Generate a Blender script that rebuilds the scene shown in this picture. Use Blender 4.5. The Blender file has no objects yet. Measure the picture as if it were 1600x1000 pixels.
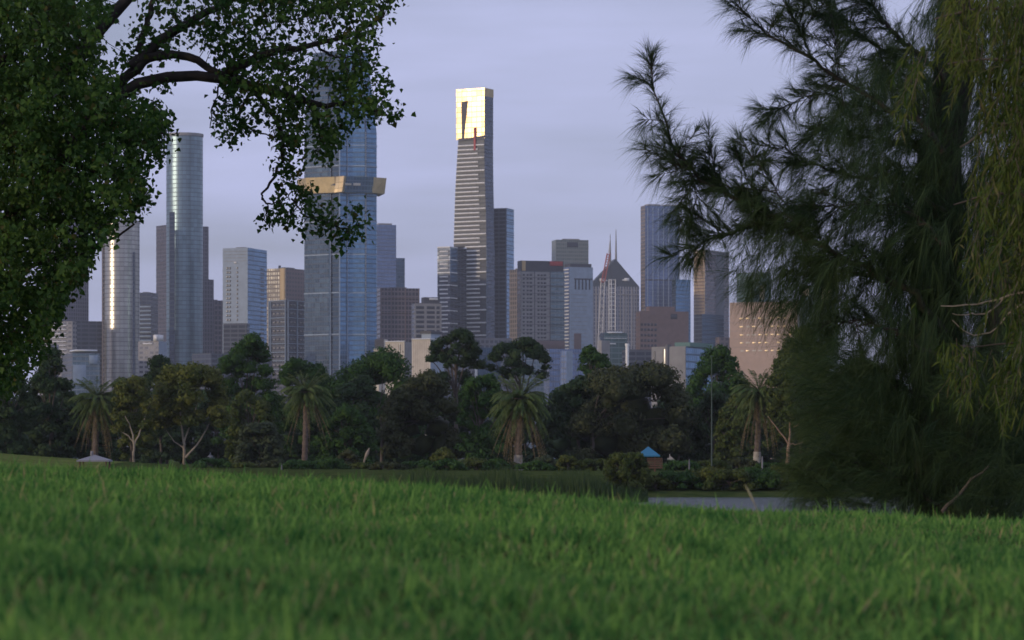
import bpy, math, random
import numpy as np
from mathutils import Vector, Matrix

random.seed(7)
rng = np.random.default_rng(11)
SC = bpy.context.scene
COL = SC.collection
R = math.radians

# ------------------------------------------------------------------ camera
F = 4857.0          # focal length in photo pixels (photo 1600 wide)
ZC = 3.0            # eye height above the lake, metres
HOR = 715.0         # photo row of the horizon
cam = bpy.data.cameras.new('camera')
cam.sensor_width = 36.0
cam.lens = 36.0 * F / 1600.0
cam.shift_y = (HOR - 500.0) / 1600.0
cam.clip_start = 0.3
cam.clip_end = 20000
cam.dof.use_dof = True
cam.dof.focus_distance = 48.0
cam.dof.aperture_fstop = 7.0
camo = bpy.data.objects.new('camera', cam)
camo.location = (0, 0, ZC)
camo.rotation_euler = (R(90), 0, 0)
COL.objects.link(camo)
SC.camera = camo

# ------------------------------------------------------------------ sky, sun, exposure
SUN_EL, SUN_AZ = 5.0, 240.0     # azimuth clockwise from +Y (the view direction)
world = bpy.data.worlds.new('World')
SC.world = world
world.use_nodes = True
wn, wl = world.node_tree.nodes, world.node_tree.links
wn.clear()
wo = wn.new('ShaderNodeOutputWorld')
bg = wn.new('ShaderNodeBackground')
bg.inputs['Strength'].default_value = 0.1
sky = wn.new('ShaderNodeTexSky')
sky.sky_type = 'NISHITA'
sky.sun_disc = False
sky.sun_elevation = R(SUN_EL)
sky.sun_rotation = R(SUN_AZ)
sky.air_density = 1.0
sky.dust_density = 1.5
sky.ozone_density = 2.0
# thin evening cloud veil over the clear sky
tc = wn.new('ShaderNodeTexCoord')
mp = wn.new('ShaderNodeMapping')
mp.inputs['Scale'].default_value = (1.2, 1.2, 9.0)
nz = wn.new('ShaderNodeTexNoise')
nz.inputs['Scale'].default_value = 4.0
nz.inputs['Detail'].default_value = 5.0
nz.inputs['Roughness'].default_value = 0.5
ramp = wn.new('ShaderNodeMapRange')
ramp.inputs['From Min'].default_value = 0.3
ramp.inputs['From Max'].default_value = 0.7
ramp.inputs['To Min'].default_value = 0.52
ramp.inputs['To Max'].default_value = 1.0
mixc = wn.new('ShaderNodeMix')
mixc.data_type = 'RGBA'
mixc.inputs['B'].default_value = (5.3, 5.7, 8.5, 1)
wl.new(tc.outputs['Generated'], mp.inputs['Vector'])
wl.new(mp.outputs['Vector'], nz.inputs['Vector'])
wl.new(nz.outputs['Fac'], ramp.inputs['Value'])
wl.new(ramp.outputs['Result'], mixc.inputs['Factor'])
wl.new(sky.outputs['Color'], mixc.inputs['A'])
wl.new(mixc.outputs['Result'], bg.inputs['Color'])
wl.new(bg.outputs['Background'], wo.inputs['Surface'])

sun = bpy.data.lights.new('sun', 'SUN')
sun.energy = 1.5
sun.angle = R(1.0)
sun.color = (1.0, 0.79, 0.56)
suno = bpy.data.objects.new('sun', sun)
_sd = Vector((math.sin(R(SUN_AZ)) * math.cos(R(SUN_EL)), math.cos(R(SUN_AZ)) * math.cos(R(SUN_EL)), math.sin(R(SUN_EL))))
suno.rotation_euler = _sd.to_track_quat('Z', 'Y').to_euler()
suno.location = (-60, -40, 60)
COL.objects.link(suno)

SC.view_settings.view_transform = 'Standard'
SC.view_settings.look = 'None'
SC.view_settings.exposure = 0.0
SC.view_settings.gamma = 1.0
SC.render.engine = 'CYCLES'
SC.cycles.use_denoising = True
SC.cycles.max_bounces = 6
SC.cycles.diffuse_bounces = 3
SC.cycles.glossy_bounces = 3
SC.cycles.transmission_bounces = 3
SC.cycles.volume_bounces = 1
SC.cycles.caustics_reflective = False
SC.cycles.caustics_refractive = False
SC.cycles.sample_clamp_indirect = 4.0

# ------------------------------------------------------------------ helpers
def P(px, py, Y):
    return np.array(((px - 800.0) / F * Y, Y, ZC + (HOR - py) / F * Y))

def zpx(py, Y):
    return ZC + (HOR - py) / F * Y

def tag(o, label=None, cat=None, group=None, kind=None):
    if label: o['label'] = label
    if cat: o['category'] = cat
    if group: o['group'] = group
    if kind: o['kind'] = kind
    return o

def link(o, parent=None):
    COL.objects.link(o)
    if parent is not None:
        o.parent = parent
    return o

def empty(name, loc, label, cat, group=None):
    o = bpy.data.objects.new(name, None)
    o.location = tuple(loc)
    o.empty_display_size = 0.5
    link(o)
    return tag(o, label, cat, group)

def np_mesh(name, V, Fc, mats=(), uv=None, smooth=False, mi=None):
    V = np.asarray(V, dtype=np.float32); Fc = np.asarray(Fc, dtype=np.int32)
    n, k = Fc.shape
    me = bpy.data.meshes.new(name)
    me.vertices.add(len(V)); me.vertices.foreach_set('co', V.ravel())
    me.loops.add(n * k); me.loops.foreach_set('vertex_index', Fc.ravel())
    me.polygons.add(n); me.polygons.foreach_set('loop_start', np.arange(0, n * k, k, dtype=np.int32))
    if uv is not None:
        l = me.uv_layers.new(name='UVMap')
        l.data.foreach_set('uv', np.asarray(uv, dtype=np.float32).ravel())
    if mi is not None:
        me.polygons.foreach_set('material_index', np.asarray(mi, dtype=np.int32))
    if smooth:
        me.polygons.foreach_set('use_smooth', np.ones(n, dtype=bool))
    me.update(calc_edges=True)
    for m in mats: me.materials.append(m)
    return me

def obj(name, me, parent=None, loc=(0, 0, 0)):
    o = bpy.data.objects.new(name, me)
    o.location = tuple(loc)
    return link(o, parent)

def sub(child, parent):
    """make a part a sub-part without moving it"""
    child.parent = parent; child.matrix_parent_inverse = parent.matrix_basis.inverted(); return child

class Tubes:
    """collects tapered tubes into one quad mesh"""
    def __init__(self): self.V, self.Fc, self.n = [], [], 0
    def add(self, pts, rad, sides=6):
        pts = np.asarray(pts, float); m = len(pts)
        if np.isscalar(rad): rad = np.full(m, rad)
        rad = np.asarray(rad, float)
        T = np.gradient(pts, axis=0)
        T /= np.linalg.norm(T, axis=1)[:, None] + 1e-9
        ref = np.array((0.31, 0.17, 0.93)) if abs(T[0][2]) < 0.8 else np.array((0.9, 0.3, 0.1))
        A = np.cross(T, ref); A /= np.linalg.norm(A, axis=1)[:, None] + 1e-9
        B = np.cross(T, A)
        a = np.arange(sides) * 2 * math.pi / sides
        ring = pts[:, None, :] + rad[:, None, None] * (np.cos(a)[None, :, None] * A[:, None, :] + np.sin(a)[None, :, None] * B[:, None, :])
        self.V.append(ring.reshape(-1, 3))
        i = np.arange(m - 1)[:, None] * sides; j = np.arange(sides)[None, :]; j2 = (j + 1) % sides
        q = np.stack((i + j, i + j2, i + sides + j2, i + sides + j), -1).reshape(-1, 4) + self.n
        self.Fc.append(q); self.n += m * sides
    def mesh(self, name, mat, origin=(0, 0, 0), smooth=True):
        return np_mesh(name, np.concatenate(self.V) - np.asarray(origin, float), np.concatenate(self.Fc), [mat], smooth=smooth)

def smooth_line(pts, n, jit=0.0):
    pts = np.asarray(pts, float)
    d = np.r_[0, np.cumsum(np.linalg.norm(np.diff(pts, axis=0), axis=1))]
    t = np.linspace(0, d[-1], n)
    out = np.stack([np.interp(t, d, pts[:, k]) for k in range(3)], 1)
    for _ in range(2):
        out[1:-1] = 0.25 * out[:-2] + 0.5 * out[1:-1] + 0.25 * out[2:]
    if jit: out[1:-1] += rng.normal(0, jit, (n - 2, 3))
    return out

def unit(v): return v / (np.linalg.norm(v, axis=-1, keepdims=True) + 1e-9)

def diamonds(C, N, size, asp=0.6):
    """leaf-sized rhombic faces at C facing N"""
    n = len(C)
    t = unit(np.cross(N, rng.normal(size=(n, 3)))); b = np.cross(unit(N), t)
    s = np.asarray(size).reshape(-1, 1) * np.ones((n, 1))
    bend = unit(N) * s * 0.12
    V = np.stack((C - t * s * .5, C + b * s * asp * .5 + bend, C + t * s * .5, C - b * s * asp * .5 + bend), 1).reshape(-1, 3)
    return V, np.arange(4 * n).reshape(-1, 4)

def strips(P0, D, L, W, droop=0.0, side=None):
    """thin tapering blades of two segments"""
    n = len(P0); L = np.asarray(L).reshape(-1, 1); W = np.asarray(W).reshape(-1, 1) * np.ones((n, 1))
    D = unit(D)
    if side is None: side = rng.normal(size=(n, 3))
    S = unit(np.cross(D, side)) * W * .5
    g = np.array((0, 0, -1.0))[None] * np.asarray(droop).reshape(-1, 1) * L
    M = P0 + D * L * .5 + g * .25
    E = P0 + D * L + g
    V = np.stack((P0 - S, P0 + S, M - S * .85, M + S * .85, E - S * .15, E + S * .15), 1).reshape(-1, 3)
    b = np.arange(n)[:, None] * 6
    Fc = np.concatenate((b + np.array([[0, 1, 3, 2]]), b + np.array([[2, 3, 5, 4]])), 1).reshape(-1, 4)
    return V, Fc

def pip(poly, pts):
    poly = np.asarray(poly, float); x, y = pts[:, 0], pts[:, 1]
    ins = np.zeros(len(pts), bool); j = len(poly) - 1
    for i in range(len(poly)):
        xi, yi = poly[i]; xj, yj = poly[j]
        c = ((yi > y) != (yj > y)) & (x < (xj - xi) * (y - yi) / (yj - yi + 1e-12) + xi)
        ins ^= c; j = i
    return ins

def sample_poly(poly, n):
    poly = np.asarray(poly, float); lo, hi = poly.min(0), poly.max(0); out = []
    got = 0
    while got < n:
        p = rng.uniform(lo, hi, (n * 2, 2)); p = p[pip(poly, p)]
        out.append(p); got += len(p)
    return np.concatenate(out)[:n]

# ------------------------------------------------------------------ materials
def newmat(name):
    m = bpy.data.materials.new(name); m.use_nodes = True
    nt = m.node_tree; b = nt.nodes['Principled BSDF']
    return m, nt, b

def rgba(c): return (c[0], c[1], c[2], 1.0)

def plain(name, col, rough=0.7, metal=0.0, var=0.12, scale=0.3, bump=0.0):
    m, nt, b = newmat(name)
    n = nt.nodes.new('ShaderNodeTexNoise'); n.inputs['Scale'].default_value = scale; n.inputs['Detail'].default_value = 4
    g = nt.nodes.new('ShaderNodeNewGeometry'); nt.links.new(g.outputs['Position'], n.inputs['Vector'])
    mr = nt.nodes.new('ShaderNodeMapRange'); mr.inputs['From Min'].default_value = .3; mr.inputs['From Max'].default_value = .7
    mr.inputs['To Min'].default_value = 1 - var; mr.inputs['To Max'].default_value = 1 + var
    nt.links.new(n.outputs['Fac'], mr.inputs['Value'])
    mx = nt.nodes.new('ShaderNodeMix'); mx.data_type = 'RGBA'; mx.blend_type = 'MULTIPLY'; mx.inputs['Factor'].default_value = 1
    mx.inputs['A'].default_value = rgba(col); nt.links.new(mr.outputs['Result'], mx.inputs['B'])
    nt.links.new(mx.outputs['Result'], b.inputs['Base Color'])
    b.inputs['Roughness'].default_value = rough; b.inputs['Metallic'].default_value = metal
    if bump:
        bp = nt.nodes.new('ShaderNodeBump'); bp.inputs['Strength'].default_value = bump
        nt.links.new(n.outputs['Fac'], bp.inputs['Height']); nt.links.new(bp.outputs['Normal'], b.inputs['Normal'])
    return m

def facade(name, wall, glass, fh=3.6, bw=3.0, hv=0.3, hh=0.15, metal=0.6, rough=0.22, var=0.35, wrough=0.6, tilt=0.035):
    """curtain wall: UV is metres along the wall and up; spandrels and mullions against panes that differ a little"""
    m, nt, b = newmat(name); N, L = nt.nodes, nt.links
    uv = N.new('ShaderNodeUVMap'); sx = N.new('ShaderNodeSeparateXYZ'); L.new(uv.outputs['UV'], sx.inputs[0])
    def math_(op, a, bb=None):
        n = N.new('ShaderNodeMath'); n.operation = op
        for i, v in enumerate((a, bb)):
            if v is None: continue
            if isinstance(v, (int, float)): n.inputs[i].default_value = v
            else: L.new(v, n.inputs[i])
        return n.outputs[0]
    u = math_('DIVIDE', sx.outputs['X'], bw); v = math_('DIVIDE', sx.outputs['Y'], fh)
    mu = math_('LESS_THAN', math_('FRACT', u), hh); mv = math_('LESS_THAN', math_('FRACT', v), hv)
    mask = math_('MAXIMUM', mu, mv)
    cx = N.new('ShaderNodeCombineXYZ'); L.new(math_('FLOOR', u), cx.inputs[0]); L.new(math_('FLOOR', v), cx.inputs[1])
    wnz = N.new('ShaderNodeTexWhiteNoise'); wnz.noise_dimensions = '2D'; L.new(cx.outputs[0], wnz.inputs['Vector'])
    ns = N.new('ShaderNodeTexNoise'); ns.inputs['Scale'].default_value = 0.035; ns.inputs['Detail'].default_value = 3
    L.new(uv.outputs['UV'], ns.inputs['Vector'])
    k = math_('ADD', math_('MULTIPLY', wnz.outputs['Value'], var), math_('MULTIPLY', ns.outputs['Fac'], 0.5))
    k = math_('ADD', k, 0.75 - var * .5)
    mg = N.new('ShaderNodeMix'); mg.data_type = 'RGBA'; mg.blend_type = 'MULTIPLY'; mg.inputs['Factor'].default_value = 1
    mg.inputs['A'].default_value = rgba(glass); L.new(k, mg.inputs['B'])
    mw = N.new('ShaderNodeMix'); mw.data_type = 'RGBA'; mw.blend_type = 'MULTIPLY'; mw.inputs['Factor'].default_value = 1
    mw.inputs['A'].default_value = rgba(wall); L.new(math_('ADD', math_('MULTIPLY', ns.outputs['Fac'], 0.4), 0.8), mw.inputs['B'])
    mx = N.new('ShaderNodeMix'); mx.data_type = 'RGBA'; L.new(mask, mx.inputs['Factor'])
    L.new(mg.outputs['Result'], mx.inputs['A']); L.new(mw.outputs['Result'], mx.inputs['B'])
    L.new(mx.outputs['Result'], b.inputs['Base Color'])
    inv = math_('SUBTRACT', 1.0, mask)
    gn = N.new('ShaderNodeNewGeometry')
    n2 = N.new('ShaderNodeTexNoise'); n2.inputs['Scale'].default_value = 0.02; n2.inputs['Detail'].default_value = 2; L.new(uv.outputs['UV'], n2.inputs['Vector'])
    def vmath(op, a, c=None, k=None):
        n = N.new('ShaderNodeVectorMath'); n.operation = op; L.new(a, n.inputs[0])
        if c is not None:
            if isinstance(c, tuple): n.inputs[1].default_value = c
            else: L.new(c, n.inputs[1])
        if k is not None: n.inputs['Scale'].default_value = k
        return n.outputs[0]
    t1 = vmath('SCALE', vmath('SUBTRACT', wnz.outputs['Color'], (.5, .5, .5)), None, tilt)
    t2 = vmath('SCALE', vmath('SUBTRACT', n2.outputs['Color'], (.5, .5, .5)), None, tilt * 3)
    L.new(vmath('NORMALIZE', vmath('ADD', gn.outputs['Normal'], vmath('ADD', t1, t2))), b.inputs['Normal'])
    L.new(math_('MULTIPLY', inv, metal), b.inputs['Metallic'])
    L.new(math_('ADD', math_('MULTIPLY', inv, rough - wrough), wrough), b.inputs['Roughness'])
    return m

def leafmat(name, a, b2, transl=0.3, rough=0.55, c=None, cprob=0.0, nscale=0.55):
    m, nt, b = newmat(name); N, L = nt.nodes, nt.links
    g = N.new('ShaderNodeNewGeometry')
    ns = N.new('ShaderNodeTexNoise'); ns.inputs['Scale'].default_value = nscale; ns.inputs['Detail'].default_value = 2
    L.new(g.outputs['Position'], ns.inputs['Vector'])
    ad = N.new('ShaderNodeMath'); ad.operation = 'MULTIPLY_ADD'; ad.inputs[1].default_value = 0.7
    L.new(g.outputs['Random Per Island'], ad.inputs[0])
    sb = N.new('ShaderNodeMapRange'); sb.inputs['From Min'].default_value = .35; sb.inputs['From Max'].default_value = .65
    sb.inputs['To Min'].default_value = -0.2; sb.inputs['To Max'].default_value = 0.5
    L.new(ns.outputs['Fac'], sb.inputs['Value']); L.new(sb.outputs['Result'], ad.inputs[2])
    mx = N.new('ShaderNodeMix'); mx.data_type = 'RGBA'; mx.clamp_factor = True
    mx.inputs['A'].default_value = rgba(a); mx.inputs['B'].default_value = rgba(b2); L.new(ad.outputs[0], mx.inputs['Factor'])
    col = mx.outputs['Result']
    if c is not None:
        lt = N.new('ShaderNodeMath'); lt.operation = 'GREATER_THAN'; lt.inputs[1].default_value = 1 - cprob
        w = N.new('ShaderNodeTexWhiteNoise'); w.noise_dimensions = '1D'
        L.new(g.outputs['Random Per Island'], w.inputs['W']); L.new(w.outputs['Value'], lt.inputs[0])
        m2 = N.new('ShaderNodeMix'); m2.data_type = 'RGBA'; L.new(lt.outputs[0], m2.inputs['Factor'])
        L.new(col, m2.inputs['A']); m2.inputs['B'].default_value = rgba(c); col = m2.outputs['Result']
    L.new(col, b.inputs['Base Color']); b.inputs['Roughness'].default_value = rough
    b.inputs['Specular IOR Level'].default_value = 0.1
    tr = N.new('ShaderNodeBsdfTranslucent'); L.new(col, tr.inputs['Color'])
    ms = N.new('ShaderNodeMixShader'); ms.inputs[0].default_value = transl
    L.new(b.outputs[0], ms.inputs[1]); L.new(tr.outputs[0], ms.inputs[2])
    L.new(ms.outputs[0], N['Material Output'].inputs['Surface'])
    return m

M = {}
M['bark'] = plain('bark', (0.035, 0.028, 0.022), 0.9, var=.4, scale=9, bump=.5)
M['bark_pale'] = plain('pale_bark', (0.30, 0.25, 0.19), 0.85, var=.3, scale=2)
M['bark_pink'] = plain('pink_bark', (0.34, 0.22, 0.15), 0.85, var=.3, scale=2)
M['bark_far'] = plain('grey_bark', (0.10, 0.08, 0.065), 0.9, var=.3, scale=2)
M['palm_trunk'] = plain('palm_trunk', (0.13, 0.10, 0.08), 0.95, var=.4, scale=4)
M['palm_base'] = plain('palm_trunk_base', (0.33, 0.30, 0.25), 0.95, var=.2, scale=3)
M['grass'] = leafmat('grass_blades', (0.034, 0.14, 0.032), (0.23, 0.41, 0.085), 0.4, 0.6, (0.34, 0.32, 0.13), 0.06, 6.0)
M['plane_leaf'] = leafmat('broad_leaves', (0.026, 0.075, 0.016), (0.075, 0.135, 0.028), 0.35, 0.5, (0.075, 0.075, 0.02), 0.04)
M['needle'] = leafmat('needle_leaves', (0.016, 0.038, 0.017), (0.072, 0.11, 0.042), 0.25, 0.6)
M['gum_leaf'] = leafmat('long_leaves', (0.035, 0.075, 0.014), (0.11, 0.135, 0.026), 0.35, 0.45, (0.15, 0.14, 0.05), 0.05)
M['dk'] = leafmat('dark_foliage', (0.022, 0.05, 0.019), (0.052, 0.086, 0.03), .15)
M['md'] = leafmat('green_foliage', (0.024, 0.068, 0.016), (0.06, 0.125, 0.026), .2)
M['ol'] = leafmat('olive_foliage', (0.045, 0.075, 0.018), (0.105, 0.13, 0.03), .2)
M['br'] = leafmat('brownish_foliage', (0.038, 0.055, 0.023), (0.082, 0.09, 0.036), .15)
M['gum'] = leafmat('gum_foliage', (0.065, 0.095, 0.02), (0.15, 0.16, 0.036), .2)
M['gy'] = leafmat('grey_green_foliage', (0.045, 0.065, 0.035), (0.085, 0.11, 0.055), .2)
M['frond'] = leafmat('palm_fronds', (0.06, 0.11, 0.032), (0.15, 0.19, 0.06), .2)
M['frond_dry'] = leafmat('dry_palm_fronds', (0.13, 0.10, 0.05), (0.24, 0.19, 0.10), .15)
M['reed'] = leafmat('reeds', (0.03, 0.06, 0.02), (0.065, 0.10, 0.03), .25)

# ------------------------------------------------------------------ ground, lake
def height(x, y):
    x = np.asarray(x, float); y = np.asarray(y, float)
    near = ZC - 0.36 + 0.0125 * (np.minimum(y, 17) - 4) - np.where(x > 0, 0.062, 0.0565) * np.clip(x, -14, 14)
    t = np.clip((y - 15.5) / 24.0, 0, 1)
    drop = near * (1 - t * t * (3 - 2 * t)) - 0.6 * t * t
    und = 0.018 * np.sin(x * 1.7 + y * .6) + 0.014 * np.sin(y * 1.9 - x * .8)
    nearh = np.where(y < 15.5, near, drop) + und * (y < 40)
    s = np.clip((y - 222) / 40.0, 0, 1); s = s * s * (3 - 2 * s)
    far = -0.6 + 2.3 * s + np.clip((y - 262) / 200., 0, 1) * .45
    far = far + 3.6 * np.exp(-((x + 82) / 36.) ** 2 - ((y - 300) / 26.) ** 2)
    return np.where(y < 120, nearh, far)

ys = np.unique(np.concatenate((np.linspace(-500, -6, 14), np.arange(-6, 45, 0.4), np.linspace(45, 215, 18), np.linspace(215, 460, 70), np.linspace(480, 7000, 40))))
xs = np.unique(np.concatenate((np.linspace(-2500, -160, 14), np.linspace(-160, -12, 34), np.arange(-12, 12.1, 0.4), np.linspace(12, 160, 34), np.linspace(160, 2500, 14))))
GX, GY = np.meshgrid(xs, ys)
GV = np.stack((GX, GY, height(GX, GY)), -1).reshape(-1, 3)
nx = len(xs)
ii = (np.arange(len(ys) - 1)[:, None] * nx + np.arange(nx - 1)[None, :]).reshape(-1)
GF = np.stack((ii, ii + 1, ii + nx + 1, ii + nx), 1)
gm, gnt, gb = newmat('park_ground')
_n = gnt.nodes.new('ShaderNodeTexNoise'); _n.inputs['Scale'].default_value = .6; _n.inputs['Detail'].default_value = 8
_g = gnt.nodes.new('ShaderNodeNewGeometry'); gnt.links.new(_g.outputs['Position'], _n.inputs['Vector'])
_r = gnt.nodes.new('ShaderNodeValToRGB')
_r.color_ramp.elements[0].position = .3; _r.color_ramp.elements[0].color = (0.03, 0.055, 0.014, 1)
_r.color_ramp.elements[1].position = .72; _r.color_ramp.elements[1].color = (0.085, 0.10, 0.03, 1)
gnt.links.new(_n.outputs['Fac'], _r.inputs['Fac']); gnt.links.new(_r.outputs['Color'], gb.inputs['Base Color'])
gb.inputs['Roughness'].default_value = .95; gb.inputs['Specular IOR Level'].default_value = 0.0
g = obj('ground', np_mesh('ground', GV, GF, [gm], smooth=True)); tag(g, kind='structure')

lawnm = plain('mown_lawn', (0.125, 0.15, 0.04), .95, var=.25, scale=.4)
lawnm.node_tree.nodes['Principled BSDF'].inputs['Specular IOR Level'].default_value = 0.0
lx, ly = np.meshgrid(np.linspace(-120, -37, 50), np.linspace(274, 322, 30))
lv_ = np.stack((lx, ly, height(lx, ly) + .03), -1).reshape(-1, 3)
li_ = (np.arange(29)[:, None] * 50 + np.arange(49)[None, :]).reshape(-1)
tag(obj('lawn', np_mesh('lawn', lv_, np.stack((li_, li_ + 1, li_ + 51, li_ + 50), 1), [lawnm], smooth=True)), kind='structure')

wm, wnt, wb = newmat('lake_water')
wb.inputs['Base Color'].default_value = (0.02, 0.03, 0.035, 1); wb.inputs['Roughness'].default_value = .08
wb.inputs['IOR'].default_value = 1.33
_n = wnt.nodes.new('ShaderNodeTexNoise'); _n.inputs['Scale'].default_value = 2.2; _n.inputs['Detail'].default_value = 4
_g = wnt.nodes.new('ShaderNodeNewGeometry'); _mp = wnt.nodes.new('ShaderNodeMapping'); _mp.inputs['Scale'].default_value = (0.5, 1.0, 1)
wnt.links.new(_g.outputs['Position'], _mp.inputs['Vector']); wnt.links.new(_mp.outputs['Vector'], _n.inputs['Vector'])
_b = wnt.nodes.new('ShaderNodeBump'); _b.inputs['Strength'].default_value = 1.0; _b.inputs['Distance'].default_value = .25
wnt.links.new(_n.outputs['Fac'], _b.inputs['Height']); wnt.links.new(_b.outputs['Normal'], wb.inputs['Normal'])
w = obj('lake_water', np_mesh('lake_water', [(-300, 30, 0), (300, 30, 0), (300, 240, 0), (-300, 240, 0)], [[0, 1, 2, 3]], [wm]))
tag(w, kind='structure')

# ------------------------------------------------------------------ buildings
GZ = 1.8
CUBE = {}
def cube_mesh(mat):
    if mat.name not in CUBE:
        v = [(x, y, z) for x in (-.5, .5) for y in (-.5, .5) for z in (-.5, .5)]
        f = [(0, 1, 3, 2), (4, 6, 7, 5), (0, 4, 5, 1), (2, 3, 7, 6), (0, 2, 6, 4), (1, 5, 7, 3)]
        CUBE[mat.name] = np_mesh('block_' + mat.name, v, f, [mat])
    return CUBE[mat.name]

def prism(name, plan, z0, z1, wallmats, roofmat, parent, origin, smooth=False, plan1=None):
    """closed wall over a plan polygon (counter-clockwise seen from above) with a roof; UV in metres"""
    plan = np.asarray(plan, float); n = len(plan); p1 = plan if plan1 is None else np.asarray(plan1, float)
    o = np.asarray(origin, float)
    z0 = np.broadcast_to(z0, (n,)); z1 = np.broadcast_to(z1, (n,))
    V = np.concatenate((np.c_[plan, z0], np.c_[p1, z1])) - o
    me = bpy.data.meshes.new(name)
    V = np.concatenate((V, V))      # caps get vertices of their own so that round walls shade cleanly
    faces = [(i, (i + 1) % n, n + (i + 1) % n, n + i) for i in range(n)] + [tuple(range(3 * n, 4 * n)), tuple(range(3 * n - 1, 2 * n - 1, -1))]
    me.from_pydata([tuple(v) for v in V], [], faces)
    uvl = me.uv_layers.new(name='UVMap')
    per = np.r_[0, np.cumsum(np.linalg.norm(np.roll(plan, -1, 0) - plan, axis=1))]
    li = 0
    for i in range(n):
        for (uu, vv) in ((per[i], z0[i]), (per[i + 1], z0[(i + 1) % n]), (per[i + 1], z1[(i + 1) % n]), (per[i], z1[i])):
            uvl.data[li].uv = (uu, vv); li += 1
    mats = list(dict.fromkeys(list(wallmats) + [roofmat]))
    for m in mats: me.materials.append(m)
    for i, p in enumerate(me.polygons):
        p.material_index = mats.index(wallmats[i % len(wallmats)] if i < n else roofmat)
        p.use_smooth = smooth and i < n
    return obj(name, me, parent)

class Bld:
    """box tower standing corner-on: xl, xm, xr are the photo columns of its left edge, near corner and right edge"""
    def __init__(s, name, label, cat, xl, xm, xr, ytop, D, th, ml, mr=None, roof=None, ybot=None, group='city towers beyond the park', wall='wall', w2=None, root=None):
        s.D, s.th = D, R(th)
        s.C = np.array(((xm - 800) / F * D, D))
        s.dL = np.array((-math.cos(s.th), math.sin(s.th))); s.dR = np.array((math.sin(s.th), math.cos(s.th)))
        w1 = s.along('L', xl); w2 = w2 or max(6.0, s.along('R', xr))
        s.w1, s.w2 = w1, w2
        s.z1 = zpx(ytop, D); s.z0 = GZ if ybot is None else zpx(ybot, D)
        s.o = np.array((s.C[0], s.C[1], GZ))
        s.root = root or empty(name, s.o, label, cat, group)
        if root: s.o = np.array(root.location)
        roof = roof or M['roof']; mr = mr or ml
        L, Rr = s.C + s.dL * w1, s.C + s.dR * w2
        s.plan = [s.C, Rr, Rr + L - s.C, L]
        prism(wall, s.plan, s.z0, s.z1, [mr, ml, mr, ml], roof, s.root, s.o)
        if not root and ytop < 500 and random.random() < .6:
            q = random.uniform(.15, .4); s.top('lift_overrun', q, q + .35, .25, .7, ytop - random.uniform(1.2, 2.4), M['roof'])
    def along(s, f, px):
        d = s.dL if f == 'L' else s.dR; k = (px - 800) / F
        return (s.C[0] - k * s.C[1]) / (k * d[1] - d[0])
    def put(s, f, xa, xb, ya, yb, mat, name, out=0.3, thick=0.8, parent=None):
        """block standing `out` metres proud of face f"""
        d = s.dL if f == 'L' else s.dR; nrm = np.array((d[1], -d[0])) if f == 'R' else np.array((-d[1], d[0]))
        a, b = s.along(f, xa), s.along(f, xb)
        c = s.C + d * (a + b) / 2 + nrm * (out - thick / 2)
        za, zb = zpx(ya, s.D), zpx(yb, s.D)
        o = bpy.data.objects.new(name, cube_mesh(mat)); link(o, s.root)
        o.location = (c[0] - s.o[0], c[1] - s.o[1], (za + zb) / 2 - s.o[2])
        o.rotation_euler = (0, 0, math.atan2(d[1], d[0])); o.scale = (abs(b - a), thick, abs(zb - za))
        return o
    def top(s, name, fa, fb, fc, fd, ya, mat, yb=None):
        """plant room on the roof: fractions along left face fa..fb and into the depth fc..fd, up to row ya"""
        p = lambda a, b: s.C + s.dL * s.w1 * a + s.dR * s.w2 * b
        z0 = s.z1 if yb is None else zpx(yb, s.D)
        return prism(name, [p(fa, fc), p(fa, fd), p(fb, fd), p(fb, fc)], z0 + .002, zpx(ya, s.D), [mat], mat, s.root, s.o)
    def rows(s, f, xs, ys, w, h, mat, name='window', out=0.06, thick=0.3):
        for y in ys:
            for x in xs: s.put(f, x - w / 2, x + w / 2, y - h / 2, y + h / 2, mat, name, out, thick)

M['roof'] = plain('roof_grey', (0.14, 0.14, 0.15), .9)
M['white'] = plain('white_paint', (0.80, 0.79, 0.76), .6)
M['tealpanel'] = plain('teal_panel', (0.11, 0.16, 0.21), .5)
M['paleblue'] = plain('pale_panel', (0.28, 0.35, 0.43), .55)
M['concrete'] = plain('concrete', (0.27, 0.26, 0.25), .85)
M['cream'] = plain('cream_panel', (0.60, 0.54, 0.44), .8)
M['dark'] = plain('dark_cladding', (0.05, 0.05, 0.06), .6)
M['darkwin'] = plain('dark_window', (0.03, 0.035, 0.045), .2, metal=.2)
M['brown'] = plain('brown_stone', (0.16, 0.11, 0.10), .8)
M['gold'] = facade('gold_glass', (0.5, 0.35, 0.16), (0.84, 0.63, 0.33), 4.2, 4.6, .1, .07, 1.0, .38, .3, .5, .12)
M['goldmatte'] = plain('gold_panel', (0.46, 0.35, 0.16), .55, metal=.25, var=.15)
M['sunsidetan'] = plain('sunlit_side_tan', (0.40, 0.28, 0.16), .7, var=.15)  # warm low sunlight on one tower side, put into the colour
M['glintwin'] = plain('painted_sun_glint', (0.78, 0.62, 0.38), .4, metal=.9, var=.3, scale=.6)  # the sun's gold reflection is put into the pane colour
M['red'] = plain('red_paint', (0.42, 0.04, 0.03), .6)
M['beige'] = plain('beige_wall', (0.46, 0.33, 0.25), .85, var=.06)
M['greenroof'] = plain('green_roof', (0.10, 0.20, 0.17), .7)
M['blueglass'] = plain('blue_glass', (0.16, 0.27, 0.42), .16, metal=.7)
f_blue = facade('glass_blue', (0.08, 0.13, 0.19), (0.10, 0.22, 0.36), 3.5, 2.2, .22, .12, .7, .16)
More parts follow.
